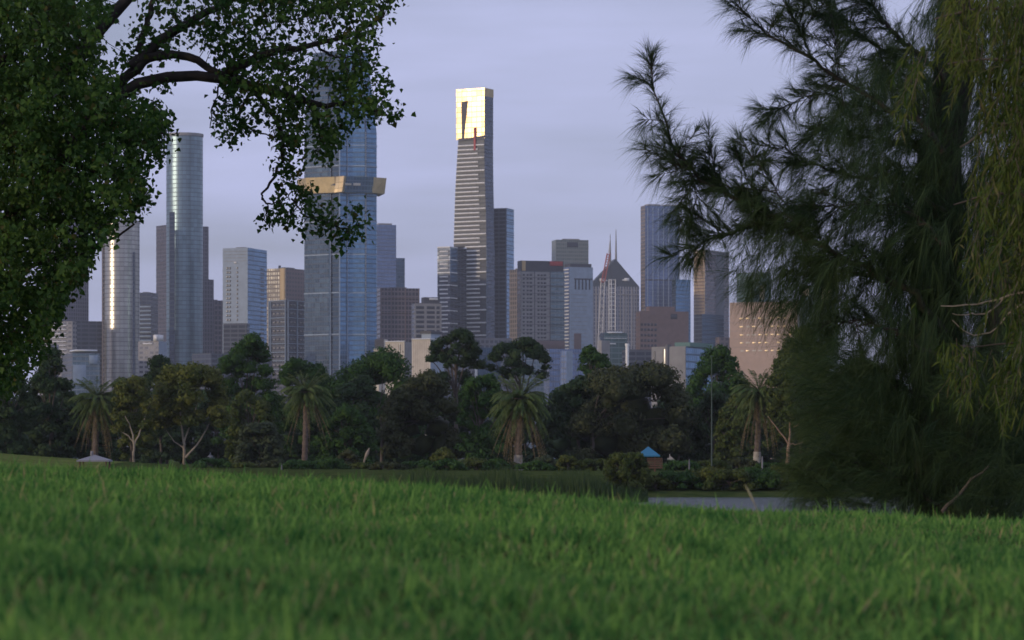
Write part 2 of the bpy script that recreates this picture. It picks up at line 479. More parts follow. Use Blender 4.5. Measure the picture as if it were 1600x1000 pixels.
f_bluedk = facade('glass_blue_dark', (0.035, 0.052, 0.078), (0.045, 0.085, 0.13), 3.5, 2.2, .22, .12, .7, .14)
f_silver = facade('glass_silver', (0.09, 0.11, 0.12), (0.19, 0.27, 0.31), 3.4, 3.2, .16, .06, .85, .38, .25)
f_navy = facade('glass_navy', (0.05, 0.06, 0.08), (0.05, 0.07, 0.11), 3.3, 4, .3, .1, .5, .18)
f_navybal = facade('balcony_navy', (0.065, 0.072, 0.09), (0.025, 0.033, 0.05), 3.3, 6, .38, .12, .4, .25)
f_grey = facade('grey_office', (0.115, 0.12, 0.14), (0.04, 0.052, 0.075), 3.6, 3.4, .45, .3, .4, .25)
f_greylt = facade('pale_office', (0.27, 0.26, 0.26), (0.08, 0.09, 0.12), 3.4, 4.2, .5, .35, .3, .25)
f_purple = facade('purple_tower', (0.105, 0.095, 0.115), (0.05, 0.055, 0.08), 3.4, 2.6, .3, .45, .4, .25)
f_mauve = facade('mauve_office', (0.155, 0.12, 0.125), (0.05, 0.055, 0.075), 4, 3, .35, .3, .4, .25)
f_tan = facade('tan_office', (0.19, 0.15, 0.12), (0.07, 0.07, 0.07), 3.6, 2.4, .35, .4, .4, .25)
f_brown = facade('brown_office', (0.17, 0.12, 0.11), (0.07, 0.06, 0.065), 3.6, 4, .5, .4, .3, .3)
f_green = facade('green_glass', (0.11, 0.15, 0.15), (0.09, 0.17, 0.17), 3.5, 5, .22, .08, .6, .2)
f_khaki = facade('khaki_office', (0.19, 0.21, 0.19), (0.12, 0.15, 0.14), 3.5, 2, .4, .3, .4, .35)
f_eur_sheen = facade('striped_front_sheen', (0.05, 0.055, 0.06), (0.12, 0.125, 0.12), 3.4, 30, .3, .0, .12, .6, .15)  # upper front: its brighter reflection is put into the base colour
f_eur_plain = facade('striped_front_plain', (0.035, 0.038, 0.042), (0.05, 0.056, 0.062), 3.4, 30, .3, .0, .0, .6, .15)  # same front lower down, without the painted reflection
f_strip = facade('striped_tower', (0.30, 0.29, 0.30), (0.10, 0.12, 0.16), 3.7, 2.6, .2, .5, .5, .25)
f_teal = facade('teal_glass', (0.19, 0.22, 0.23), (0.12, 0.18, 0.21), 3.3, 3, .3, .1, .6, .22)
f_lilac = facade('lilac_glass', (0.11, 0.13, 0.19), (0.14, 0.21, 0.36), 3.5, 1.6, .22, .3, .6, .2)

G = 'city towers beyond the park'
# --- far left, seen past the leaves
b = Bld('apartment_tower', 'mauve ribbed tower partly hidden by the leafy tree, above a low dark office', 'tower', 70, 96, 138.5, 285, 2700, 40, f_purple)
b = Bld('apartment_block', 'pale block with stacked balconies at the edge of the leafy tree', 'building', 60, 113, 120, 502, 2350, 18, f_greylt)
for y in np.arange(508, 552, 6.2):
    b.put('L', 82, 104, y, y + 1.6, M['white'], 'balcony', 1.0, 1.4)
b = Bld('office_block', 'low dark grey office slab beside the sun-streaked round tower', 'building', 100, 114, 164, 501.5, 2400, 72, f_grey, f_navybal)
b = Bld('office_building', 'small glass office with white slab roof in front of the dark slab', 'building', 96, 113, 156, 552, 2150, 70, f_grey, f_teal)
b.put('R', 117, 151, 546, 550, M['white'], 'roof_slab', 2, 20)
b.put('R', 114, 134, 570, 600, M['paleblue'], 'glass_bay', 1.2, 2)
b.put('R', 139, 152, 555, 568, M['paleblue'], 'glass_bay', 1.2, 2)
b = Bld('apartment_block', 'slim pale block glimpsed beneath the leafy tree beside stacked balconies', 'building', 70, 76, 92, 538, 2200, 40, f_greylt)

# --- two round towers
f_silver2 = facade('glass_silver_gold', (0.14, 0.13, 0.12), (0.40, 0.39, 0.36), 3.4, 3.2, .16, .06, .85, .30, .3)
def round_tower(label, x0, x1, ytop, D, aspect, strips_, fm=None):
    cx = ((x0 + x1) / 2 - 800) / F * D; r = (x1 - x0) / 2 / F * D
    root = empty('round_tower', (cx, D, GZ), label, 'tower', G)
    a = -np.arange(48) * 2 * math.pi / 48
    plan = np.stack((cx + r * np.cos(-a), D + r * aspect * np.sin(-a)), 1)
    prism('glass_shaft', plan, GZ, zpx(ytop, D), [fm or f_silver], M['roof'], root, (cx, D, GZ), smooth=True)
    plan2 = np.stack((cx + (r + .5) * np.cos(-a), D + (r * aspect + .5) * np.sin(-a)), 1)
    prism('crown_rim', plan2, zpx(ytop + 3, D), zpx(ytop - 1.2, D), [M['concrete']], M['roof'], root, (cx, D, GZ), smooth=True)
    for (xa, xb, ya, yb, mat, nm, out) in strips_:
        # blocks set against the shaft
        xm = ((xa + xb) / 2 - 800) / F * D; w_ = (xb - xa) / F * D
        u = max(-.98, min(.98, (xm - cx) / r)); yy = D - r * aspect * math.sqrt(1 - u * u)
        prism(nm, [(xm - w_ / 2, yy - out), (xm + w_ / 2, yy - out), (xm + w_ / 2, yy + 10), (xm - w_ / 2, yy + 10)],
              GZ if yb is None else zpx(yb, D), zpx(ya, D), [mat], M['roof'], root, (cx, D, GZ))
    return root
round_tower('tall silver round glass tower with dark vertical strip low on its side', 260, 317, 211, 2450, 1.0,
            [(267.5, 280, 333, None, f_navy, 'dark_strip', .6)])
round_tower('shorter round tower with a bright golden sun streak, beside the leafy tree', 163, 218, 347, 2400, 1.0,
            [(160, 166, 372, None, f_tan, 'side_fin', .5), (208, 213, 395, None, f_navy, 'dark_strip', .4)], f_silver2)
Bld('apartment_tower', 'grey brown tower stepping down behind the tall silver round tower', 'tower', 244, 262, 326, 351, 2720, 55, f_purple)
b = Bld('apartment_tower', 'stepped dark annex against the foot of the tall silver round tower', 'tower', 300, 310, 334, 436, 2470, 50, f_purple)
Bld('office_block', 'plain dark purple block between round tower and white tower', 'building', 314, 323, 349, 469, 2480, 66, f_mauve, f_mauve)
b = Bld('apartment_block', 'apartment block with white horizontal balcony bands between the two round towers', 'building', 214, 236, 247, 457, 2500, 14, f_navy, f_grey)
for y in np.arange(478, 540, 6.6): b.put('L', 216, 236, y, y + 2.6, M['paleblue'], 'band', .8, 1.2)
b = Bld('office_building', 'small white and grey building at the foot of the round towers', 'building', 216, 248, 261, 533, 2200, 20, f_greylt, M['paleblue'])
b.put('L', 240, 248, 523, 533, M['white'], 'roof_box', .5, 8); b.put('L', 224, 238, 536, 538, M['white'], 'band', .6, 1)

# --- white tower with two window columns
b = Bld('residential_tower', 'pale tower with two columns of small dark windows and a blue side', 'tower', 348, 387, 417, 387, 2380, 20, M['paleblue'], f_blue)
ys_ = np.arange(418.5, 504, 6.75)
b.rows('L', [355.6, 359.4], ys_, 2.9, 3.6, M['darkwin']); b.rows('L', [371], ys_, 2.4, 3.4, M['darkwin'])
b.put('L', 366, 370, 408.5, 411, M['white'], 'vent', .5)
for y in np.arange(416, 540, 6.75): b.put('R', 407, 412.5, y, y + 3, M['darkwin'], 'window', .06, .3)
for y in np.arange(392, 412, 5): b.put('L', 350, 386, y, y + .6, M['concrete'], 'joint', .12, .3)
Bld('office_block', 'dark low office in front of the pale two-column tower', 'building', 349, 386, 389, 505, 2330, 14, f_navybal, f_bluedk)

b = Bld('office_tower', 'dark bronze tower with a gold strip for the sun flash on one edge behind the white grid block', 'tower', 417, 446, 477, 419, 2600, 32, f_tan, f_brown)
b.put('L', 438, 445, 419, 470, M['gold'], 'sun_flash_strip', .6, 1.2)  # gold plate stands in for the sun flash along this edge
b.put('R', 448, 451, 414, 419, M['dark'], 'mast', -8, .6)
b = Bld('apartment_block', 'apartment block with a white grid of columns and slabs by the tallest tower', 'building', 420, 447.5, 480, 469, 2320, 38, f_navybal, f_navybal)
for x in (421, 423.5, 446.5): b.put('L', x - .5, x + .5, 468.6, 585, M['paleblue'], 'column', .8, 1)
for x in (449.5, 464, 478.5): b.put('R', x - .6, x + .6, 468.6, 585, M['paleblue'], 'column', .8, 1)
for y in np.arange(469, 585, 13.4):
    b.put('L', 421, 447, y, y + 1.3, M['paleblue'], 'slab', .6, 1); b.put('R', 448, 479, y, y + 1.3, M['paleblue'], 'slab', .6, 1)
    for x in (427, 433, 439, 443): b.put('L', x, x + 3, y + 6, y + 8.6, M['concrete'], 'balcony', .5, 1)
    for x in (453, 458, 468, 473): b.put('R', x, x + 3.2, y + 6, y + 8.6, M['concrete'], 'balcony', .5, 1)

# --- tallest tower with the gold starburst
D = 2250
def pt(px, d): return (((px - 800) / F) * (D + d), D + d)
root = empty('residential_tower', (pt(532, 0)[0], D, GZ), 'tallest blue glass tower with a gold box projecting round its middle', 'tower', G)
ro = np.array(root.location)
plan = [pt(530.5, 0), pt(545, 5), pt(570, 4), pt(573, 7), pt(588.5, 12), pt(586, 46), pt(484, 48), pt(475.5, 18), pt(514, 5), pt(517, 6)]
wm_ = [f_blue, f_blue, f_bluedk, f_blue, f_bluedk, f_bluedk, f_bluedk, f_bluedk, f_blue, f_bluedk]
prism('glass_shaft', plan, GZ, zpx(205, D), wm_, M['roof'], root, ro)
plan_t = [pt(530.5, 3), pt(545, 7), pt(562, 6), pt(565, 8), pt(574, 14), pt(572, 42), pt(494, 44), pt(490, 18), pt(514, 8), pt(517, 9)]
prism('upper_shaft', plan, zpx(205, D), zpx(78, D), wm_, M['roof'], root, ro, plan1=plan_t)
def off_plan(out, pl=plan):
    c = np.mean(pl, 0); return [tuple(np.array(p) + unit(np.array(p) - c) * out) for p in pl]
for y in (397, 457, 522, 345, 258, 226):
    prism('band', off_plan(.35), zpx(y + .75, D), zpx(y - .75, D), [M['paleblue']], M['paleblue'], root, ro)
for (px, d, wd) in ((516, 4.6, 1.3), (530.5, -.6, 1.8), (543, 3.4, .9), (571.5, 4.2, .9)):
    x_, y_ = pt(px, d); hw = wd / 2 / F * D
    prism('mullion', [(x_ - hw, y_), (x_ + hw, y_), (x_ + hw, y_ + 2), (x_ - hw, y_ + 2)], GZ, zpx(205, D), [M['paleblue']], M['paleblue'], root, ro)
z0, z1 = zpx(301, D), zpx(276.5, D)
def wing(name, pl, pt1, mats): return prism(name, pl, z0, z1, mats, M['goldmatte'], root, ro, plan1=pt1)
wing('gold_wing', [pt(467, 22), pt(479, 8), pt(500, 30), pt(480, 40)], [pt(464, 22), pt(478, 7), pt(500, 30), pt(480, 40)], [M['goldmatte']])
wing('gold_wing', [pt(479, 8), pt(523, -1), pt(545, 20), pt(500, 30)], [pt(478, 7), pt(523, -2), pt(545, 20), pt(500, 30)], [M['goldmatte'], M['goldmatte']])
wing('gold_wing', [pt(521.5, -.5), pt(534.5, -8), pt(541, 3), pt(540, 20)], [pt(523, -1), pt(538, -10), pt(544, 2), pt(540, 20)], [M['gold'], M['goldmatte']])
wing('glass_wing', [pt(536, -3), pt(582, 2), pt(585, 25), pt(545, 24)], [pt(538, -4), pt(584, 1), pt(586, 25), pt(545, 24)], [f_blue])
wing('gold_wing', [pt(582, 1.5), pt(601, 10), pt(592, 34), pt(583, 30)], [pt(580, 1), pt(604, 9), pt(594, 34), pt(583, 30)], [M['goldmatte']])
for (xa, xb, da, ya, yb, mt) in ((492, 528, .6, 287, 290, 'dark'), (539, 549, -4.4, 287, 290, 'cream'), (552, 563, -3.4, 286.5, 290.5, 'cream'), (586, 594, 3.2, 287, 291, 'dark')):
    (xa_, y1_), (xb_, y2_) = pt(xa, da + (5 if xa == 492 else 0)), pt(xb, da - (3.4 if xa == 492 else 0) + (3.5 if xa == 586 else .8 if xa > 530 else 0))
    prism('slot_window', [(xa_, y1_), (xb_, y2_), (xb_, y2_ + 3), (xa_, y1_ + 3)], zpx(yb, D), zpx(ya, D), [M[mt]], M[mt], root, ro)

Bld('office_tower', 'slim light blue glass tower with flat crown beside the tallest tower', 'tower', 584, 589, 619, 351, 2900, 74, f_blue, f_lilac).top('plant_room', .1, .9, .1, .8, 348.5, M['concrete'])
Bld('office_tower', 'lower grey blue tower stepped beside the slim light blue tower', 'tower', 612, 617, 632.5, 403, 2950, 70, f_bluedk)
b = Bld('office_building', 'dark mauve office with big square frames, flat topped, near the twin-winged tower', 'building', 588, 594, 655.5, 450, 2650, 78, f_mauve)
for x in (596, 612, 634, 654): b.put('R', x - .5, x + .5, 450, 560, M['brown'], 'pilaster', .5, 1)
for y in (465, 488): b.put('R', 595, 655, y, y + 1.3, M['brown'], 'band', .6, 1)
b = Bld('office_building', 'low pale framed office with wide dark windows next to the dark mauve one', 'building', 643, 648, 690, 474, 2450, 76, f_greylt, M['concrete'])
b.rows('R', [656.5, 673], np.arange(480.5, 535, 7.4), 12.5, 4.4, M['darkwin'])
b.rows('R', [684.5], np.arange(480.5, 535, 7.4), 5, 4.4, M['darkwin'])
b.top('plant_room', .1, .9, .35, .95, 464, M['dark']); b.put('R', 671, 684, 465.5, 468.5, M['white'], 'roof_sign', .3, 1)

# --- cream low-rise
b = Bld('gallery_building', 'low cream panelled building with white roof edge above the round green trees', 'building', 602, 632, 644, 534, 1500, 25, M['cream'], M['concrete'])
for x in np.arange(605, 632, 3.4): b.put('L', x, x + .4, 536, 600, M['beige'], 'joint', .06, .2)
b.put('L', 623.5, 626, 538, 570, M['darkwin'], 'window', .1, .4); b.put('L', 602, 632, 532.4, 534.2, M['white'], 'roof_edge', .4, 1)
b = Bld('gallery_building', 'cream ribbed building with a glass corner and rooftop plant among the pines', 'building', 643.5, 672.5, 694, 530.5, 1480, 25, M['cream'], M['paleblue'])
for x in np.arange(646, 672, 2.9): b.put('L', x, x + .5, 532, 600, M['beige'], 'joint', .06, .2)
for x in (676, 683.5, 689): b.put('R', x, x + 5, 533, 546, M['blueglass'], 'window', .1, .4)
b.put('L', 643.5, 672.5, 528.8, 530.6, M['white'], 'roof_edge', .4, 1); b.put('R', 672.5, 694, 528.8, 530.6, M['white'], 'roof_edge', .4, 1)
b.top('plant_room', .55, .05, .1, .8, 521, M['paleblue']); b.top('plant_roof', .6, 0, .05, .9, 517, M['dark'], yb=521)
Bld('office_building', 'small dark box building beside the low cream panelled one', 'building', 585.5, 600, 604, 530, 1600, 15, M['dark'], M['cream'])
Bld('gallery_building', 'sunlit cream wing tucked under the small dark box', 'building', 584, 592, 604.5, 544.5, 1540, 35, M['cream'])

# --- gold-crowned tower
D = 2500
root = empty('skyscraper', ((757 - 800) / F * D, D, GZ), 'slender tower with shining gold crown, red stripe and white floor lines', 'tower', G)
ro = np.array(root.location); TH = R(29)
def eplan(xl, xm, xr):
    C = np.array(((xm - 800) / F * D, D)); dL = np.array((-math.cos(TH), math.sin(TH))); dR = np.array((math.sin(TH), math.cos(TH)))
    def al(px, d): k = (px - 800) / F; return (C[0] - k * C[1]) / (k * d[1] - d[0])
    return C, dL, dR, al
def equad(xl, xm, xr):
    C, dL, dR, al = eplan(xl, xm, xr); L_, R_ = C + dL * al(xl, dL), C + dR * al(xr, dR)
    return [C, R_, R_ + L_ - C, L_]
secs = [(600, 729, 760, 773), (386, 729, 760, 772.5)]
prism('lower_shaft', equad(729, 760, 773), GZ, zpx(384, D), [f_navy, f_eur_plain], M['roof'], root, ro)
lv = [(384, 709, 760, 772.5), (340, 710, 759.5, 772), (290, 711.7, 758, 771), (250, 714, 757, 770.5), (214, 716.2, 756.5, 770.3)]
for (ya, *qa), (yb, *qb) in zip(lv[:-1], lv[1:]):
    prism('shaft', equad(*qa), zpx(ya, D), zpx(yb, D), [f_navy, f_eur_sheen], M['roof'], root, ro, plan1=equad(*qb))
prism('gold_crown', equad(713, 757, 770.6), zpx(216, D), zpx(138, D), [f_navy, M['gold']], M['gold'], root, ro)
prism('crown_cap', equad(712.8, 757.2, 771.2), zpx(150, D), zpx(137, D), [M['goldmatte'], M['gold']], M['goldmatte'], root, ro)
def eface(name, quad, mat, out, thick=.6, ref=(713, 757, 770)):
    """flat polygon plate on the sunlit face; quad = photo points"""
    C, dL, dR, al = eplan(*ref); nrm = np.array((-dL[1], dL[0])); nrm = nrm if nrm[1] < 0 else -nrm
    fr, bk = [], []
    for (px, py) in quad:
        p = C + dL * al(px, dL) + nrm * out; q = p - nrm * thick
        fr.append((*p, zpx(py, D))); bk.append((*q, zpx(py, D)))
    n = len(quad); V = np.array(fr + bk) - ro
    me = bpy.data.meshes.new(name)
    me.from_pydata([tuple(v) for v in V], [], [tuple(range(n)), tuple(range(2 * n - 1, n - 1, -1))] + [(i, i + n, (i + 1) % n + n, (i + 1) % n) for i in range(n)])
    me.materials.append(mat); return obj(name, me, root)
eface('slot', [(721, 157), (731, 156), (724.5, 217), (722, 217.5)], M['dark'], .5)
eface('gap', [(716, 219), (757, 215), (757, 211.5), (722, 215.5)], M['dark'], .7, .9)
eface('red_stripe', [(741.2, 198.5), (744, 198.5), (744, 234), (741.2, 234)], M['red'], 1.2, 1)
k = 0
for y in np.arange(226, 524, 6.62):
    xl = np.interp(y, [214, 250, 290, 340, 384, 385, 600], [716.2, 714, 711.7, 710, 709, 729.5, 729.5])
    xm = np.interp(y, [214, 250, 290, 340, 384], [756.5, 757, 758, 759.5, 760])
    xr_ = xm - .2 if k % 3 == 0 else xm - 10
    C, dL, dR, al = eplan(xl, xm, 770); nrm = np.array((-dL[1], dL[0])); nrm = nrm if nrm[1] < 0 else -nrm
    a, c2 = al(xl + .3, dL), al(xr_, dL); c = C + dL * (a + c2) / 2 + nrm * .35
    o = bpy.data.objects.new('band', cube_mesh(M['white'])); link(o, root)
    o.location = (c[0] - ro[0], c[1] - ro[1], zpx(y, D) - ro[2]); o.rotation_euler = (0, 0, math.atan2(dL[1], dL[0])); o.scale = (abs(a - c2), .9, 1.15)
    k += 1
prism('glass_corner', equad(754.2, 760.3, 761), GZ, zpx(384, D), [M['tealpanel']], M['roof'], root, ro)
# its two lower wings
bw_ = Bld('wing', '', '', 683.5, 703.5, 729.5, 385, 2492, 26, f_navy, f_navybal, root=root, wall='side_wing')
bw_.put('R', 703.6, 714, 386, 440, M['blueglass'], 'glass_corner', .4, 1)
k = 0
for y in np.arange(386, 524, 6.62):
    if k % 3 == 0: bw_.put('L', 683.6, 703.4, y - 1.05, y + 1.05, M['white'], 'band', .5); bw_.put('R', 703.6, 714, y - .8, y + .8, M['white'], 'band', .6)
    else: bw_.put('L', 687, 700, y - 1.05, y + 1.05, M['white'], 'band', .5)
    k += 1
bw_ = Bld('wing', '', '', 768, 791.5, 803, 325, 2520, 20, f_navybal, f_blue, root=root, wall='side_wing')
for y in np.arange(325, 530, 20): bw_.put('R', 791.6, 803, y, y + 1, M['paleblue'], 'band', .4)

# --- hotel group
b = Bld('apartment_block', 'narrow beige block with balcony bands between striped tower and pale hotel', 'building', 796, 808, 822, 421, 2450, 46, f_tan, f_navybal)
for y in np.arange(424, 540, 7): b.put('R', 809, 816, y, y + 1.2, M['white'], 'balcony', .6)
b = Bld('hotel', 'broad pale hotel with rows of paired windows and dark roof level', 'hotel', 808.5, 814, 882, 424, 2350, 74, f_tan, f_teal)
b.put('R', 814.6, 860, 424.5, 533, M['concrete'], 'pale_bay', .8, 1.6)
b.put('R', 814.6, 882, 532, 545, M['brown'], 'brick_base', 1, 1.8)
for x in (818, 824, 829, 841, 846, 851): b.rows('R', [x], np.arange(429.5, 530, 6.1), 3.2 if x not in (829, 851) else 4.2, 2.6, M['darkwin'], out=.86, thick=.4)
for x in (835, 859.2): b.put('R', x - .7, x + .7, 424.5, 533, M['dark'], 'recess', .9, .4)
for y in np.arange(430, 540, 12.2): b.put('R', 815, 881.5, y + 3.2, y + 3.9, M['dark'], 'floor_line', .95, .4)
rl = b.top('roof_level', 1, 0, 0, .98, 407, M['dark'])
sub(b.put('R', 815.5, 821, 407.5, 423, M['gold'], 'gold_panel', .6, 1), rl); sub(b.put('R', 859, 879, 407.5, 414.5, M['red'], 'red_sign', .6, 1), rl)
b = Bld('office_tower', 'blocky olive grey tower top rising behind the hotel', 'tower', 862, 868.5, 919.5, 374.5, 2950, 78, f_khaki)
b.put('R', 886, 903, 378, 386, M['darkwin'], 'plant_opening', .2, .6); b.top('plant_room', .8, .2, .3, .75, 372.5, M['concrete'])
b = Bld('residential_tower', 'pale blue tower with balcony column and dark slots under its roof', 'tower', 879, 890, 926.5, 417, 2500, 66, f_lilac, M['paleblue'])
b.top('plant_room', .9, .05, .05, .95, 411.5, M['dark'])
for y in np.arange(420, 545, 5.4): b.put('L', 880, 889, y, y + 1.8, M['white'], 'balcony', .8, 1.2)
for x in (898, 903.5, 909, 914.5, 920): b.put('R', x, x + 2.2, 436.5, 452, M['darkwin'], 'slot_window', .1, .4)
b.put('R', 897, 926, 434.5, 436.3, M['dark'], 'band', .2, .5); b.put('R', 897, 908, 521, 546, M['brown'], 'brown_panel', .2, .5)
for y in np.arange(460, 545, 6): b.put('R', 892, 918, y, y + .5, M['concrete'], 'joint', .08, .3)
Bld('office_building', 'lilac low block showing between dark pine and round tree', 'building', 850, 858, 912, 545, 1900, 74, f_lilac)
b = Bld('apartment_block', 'pale slim block standing between the pine and the round tree', 'building', 876, 885, 893, 548, 1850, 40, f_lilac, M['paleblue'])

# --- gabled tower with masts
D = 2900
b = Bld('office_tower', 'dark gable-roofed tower with white ladder frame and twin masts', 'tower', 917, 921.5, 999, 447.5, D, 80, f_strip)
p = lambda u, v: b.C + b.dL * b.w1 * u + b.dR * b.w2 * v
zE, zA = b.z1, zpx(404, D)
gv = [(*p(0, 0), zE), (*p(0, 1), zE), (*p(1, 1), zE), (*p(1, 0), zE), (*p(0, .52), zA), (*p(1, .52), zA)]
me = bpy.data.meshes.new('gable_roof'); me.from_pydata([tuple(np.array(v) - b.o) for v in gv], [], [(0, 1, 4), (2, 3, 5), (1, 2, 5, 4), (3, 0, 4, 5), (0, 3, 2, 1)])
M['darkroof'] = plain('dark_slate', (0.055, 0.065, 0.075), .5); me.materials.append(M['darkroof']); gr = obj('gable_roof', me, b.root)
for x in (951.5, 955, 961.5): b.put('R', x - .6, x + .6, 436, 516, M['white'], 'frame_post', .9, 1)
for y in np.arange(437, 516, 6.6): b.put('R', 951, 962, y - .5, y + .5, M['white'], 'frame_rung', .8, .8)
b.put('R', 922, 998.5, 459.5, 460.7, M['concrete'], 'band', .5, 1)
for x in np.arange(926, 999, 6.2):
    if not 949 < x < 964: b.put('R', x - .4, x + .4, 450, 540, M['concrete'], 'rib', .4, .8)
for (x, y) in ((941, 438), (979.5, 437)):
    b.put('R', x - 4, x + 3.5, y - 3, y + 1.5, M['white'], 'roof_light', 1, 2); b.put('R', x - 7 if x > 960 else x + 1, x + 0 if x > 960 else x + 8, y - 1, y + 1, M['white'], 'roof_light', .9, 1.6)
for (x, yt, yb, dd) in ((953.5, 365, 408, .42), (962.5, 357, 406, .53)):
    q = p(.5, dd); X_ = (x - 800) / F * q[1]; t = Tubes()
    zb = zpx(yb, D) - 4
    t.add([(X_, q[1], zb), (X_, q[1], zpx((yt + yb) / 2, D)), (X_, q[1], zpx(yt, D))], [1.2, .7, .25], 6)
    sub(obj('mast', t.mesh('mast', M['concrete'], b.o), b.root), gr)
# tower crane
D = 2700
root = empty('tower_crane', P(929, 545, D) * [1, 1, 0] + [0, 0, GZ], 'tall red and white lattice crane leaning before the gabled tower', 'crane')
ro = np.array(root.location)
def lattice(name, a, c, w, mat, n):
    t = Tubes(); a, c = np.array(a), np.array(c); ax = np.array((1., 0, 0)); ay = np.array((0, 1., 0)); prev = None
    cor = [(-1, -1), (1, -1), (1, 1), (-1, 1)]
    for (i, j) in cor: t.add([a + ax * i * w + ay * j * w, c + ax * i * w * .8 + ay * j * w * .8], .42, 4)
    for q in range(n):
        p0, p1 = a + (c - a) * q / n, a + (c - a) * (q + 1) / n
        for e in range(4):
            (i, j), (i2, j2) = cor[e], cor[(e + 1) % 4]
            t.add([p0 + ax * i * w + ay * j * w, p1 + ax * i2 * w + ay * j2 * w], .3, 3)
    return obj(name, t.mesh(name, mat, ro, smooth=False), root)
M['cranewhite'] = plain('crane_white', (0.62, 0.60, 0.58), .6); M['cranered'] = plain('crane_red', (0.45, 0.10, 0.08), .6)
lattice('lower_mast', (*P(929, 545, D)[:2], GZ), P(942, 440, D), 2.0, M['cranewhite'], 26)
jb = lattice('jib', P(942, 442, D), P(951, 396, D), 1.5, M['cranered'], 12)
t = Tubes(); t.add([P(951, 396, D), P(953.5, 372, D)], [.5, .2], 5); sub(obj('tip', t.mesh('tip', M['cranewhite'], ro), root), jb)
t = Tubes(); t.add([P(951, 397, D), P(957, 440, D)], .2, 4); obj('stay', t.mesh('stay', M['dark'], ro), root)

b = Bld('office_building', 'dark glass low-rise with white roof edges below the gabled tower', 'building', 938, 944, 980, 520, 2000, 70, f_bluedk, f_green)
b.put('R', 951, 972, 518, 521, M['white'], 'roof_edge', .5, 4); b.put('R', 944, 962, 536, 538, M['white'], 'band', .5, 1)
b.put('R', 944, 979, 528, 529, M['white'], 'band', .5, 1)
b = Bld('plant_building', 'low white roof shed in front of the dark glass low-rise', 'building', 935, 940, 952, 532, 1900, 60, M['concrete'])
t = Tubes(); q0, q1 = P(980, 590, 1750), P(980, 538, 1750)
ch = empty('chimney', (q0[0], q0[1], GZ), 'plain white round chimney stack above the treetops', 'chimney')
t.add([(q0[0], q0[1], GZ), q1], [1.0, .95], 14); t.add([q1 - [0, 0, .8], q1 + [0, 0, .4]], [1.25, 1.25], 14); obj('stack', t.mesh('stack', M['white'], ch.location), ch)
Bld('office_building', 'long dark low office running behind the white chimney', 'building', 972, 978, 1022, 546, 1950, 80, f_navybal)

# --- right group
b = Bld('skyscraper', 'tall pale lilac ribbed tower touching the needle tree branches', 'tower', 1001, 1008, 1062, 321, 2900, 72, f_tan, f_lilac)
b.top('plant_room', .9, .1, .1, .45, 318.5, M['concrete']); b.top('plant_room', .9, .1, .55, .95, 318.8, M['concrete'])
for x in np.arange(1012, 1062, 8.2): b.put('R', x - .35, x + .35, 324, 480, M['paleblue'], 'rib', .4, .8)
for y in (436, ): b.put('R', 1009, 1061, y, y + 2.2, M['dark'], 'plant_level', .2, .6)
b = Bld('office_tower', 'blue glass annex half the height of the ribbed lilac tower', 'tower', 1050, 1056, 1079, 436.5, 2880, 66, f_bluedk, f_blue)
b = Bld('office_tower', 'tower with sunlit side coloured tan and mauve front behind the needle branches', 'tower', 1084, 1101.5, 1139, 390, 3000, 31, f_tan, f_mauve)
b.put('L', 1085, 1101, 394, 492, M['sunsidetan'], 'painted_sunlit_side', .4, .8)  # tan plate paints the sun's warmth onto this face
for y in np.arange(398, 490, 5.2): b.put('L', 1085.2, 1100.8, y, y + 1.2, M['brown'], 'floor_line', .55, .4)
b.put('R', 1118, 1131, 394, 540, f_navy, 'dark_bay', .4, .8)
Bld('office_building', 'dark stepped office block at the foot of the golden-sided tower', 'building', 1084, 1097, 1131, 491, 2500, 50, f_navy, f_bluedk)
Bld('office_building', 'small brick red office beside the beige sunlit block', 'building', 1118, 1124, 1141, 527, 2350, 60, f_brown)
b = Bld('office_building', 'brown stone office with square windows and raised roof centre', 'building', 993, 999.5, 1076, 486, 2300, 76, f_brown, M['brown'])
b.rows('R', [1003, 1008.3, 1013.6, 1018.9, 1024.2], [507, 515, 523.5, 532, 540], 3.4, 4, M['darkwin'])
b.top('plant_room', .9, .05, .2, .72, 478.5, M['brown']); b.put('R', 1048, 1058, 490, 498, M['darkwin'], 'plant_opening', .15, .5)
b = Bld('civic_building', 'low grey white building with blue glass side and green roof among treetops', 'building', 1018, 1071.5, 1111, 541, 1500, 28, M['concrete'], f_blue)
b.put('L', 1046, 1071.3, 541.5, 590, M['concrete'], 'pale_wall', .5, 1); b.put('L', 1036, 1044, 545, 590, M['darkwin'], 'glass_slot', .15, .5)
b.put('L', 1022, 1024, 548, 575, M['darkwin'], 'window', .15, .5); b.put('L', 1040.5, 1046, 538, 590, M['roof'], 'stair_tower', .8, 3)
b.top('green_roof', .4, -.05, .1, 1, 534.5, M['greenroof'])
b = Bld('office_block', 'warm beige block with five rows of windows painted with gold sun glints under the needle branches', 'building', 1140, 1246, 1250, 470.5, 1900, 24, M['beige'], M['concrete'])
for y in (496, 509, 522, 534.5, 547): 
    for x in np.arange(1159, 1240, 9.6):
        if random.random() < .88: b.put('L', x - 2.7 * random.uniform(.7, 1.15), x + 2.8, y - 1.1, y + 1.1, M['glintwin'] if random.random() < .75 else M['cream'], 'window', .08, .3)  # gold and cream panes carry the reflected sun as colour
for y in (488, 502.5, 515.5, 528, 541): b.put('L', 1140.5, 1245.5, y, y + .35, M['concrete'], 'joint', .05, .2)
b = Bld('office_tower', 'green glass tower with gold patches rising behind the beige block', 'tower', 1151, 1186, 1205, 425, 2600, 40, f_green)
b.put('R', 1187, 1194, 446, 468, M['gold'], 'gold_panel', .4, .8)
for y in np.arange(428, 470, 7): b.put('L', 1152, 1185, y, y + .7, M['paleblue'], 'band', .3, .6)
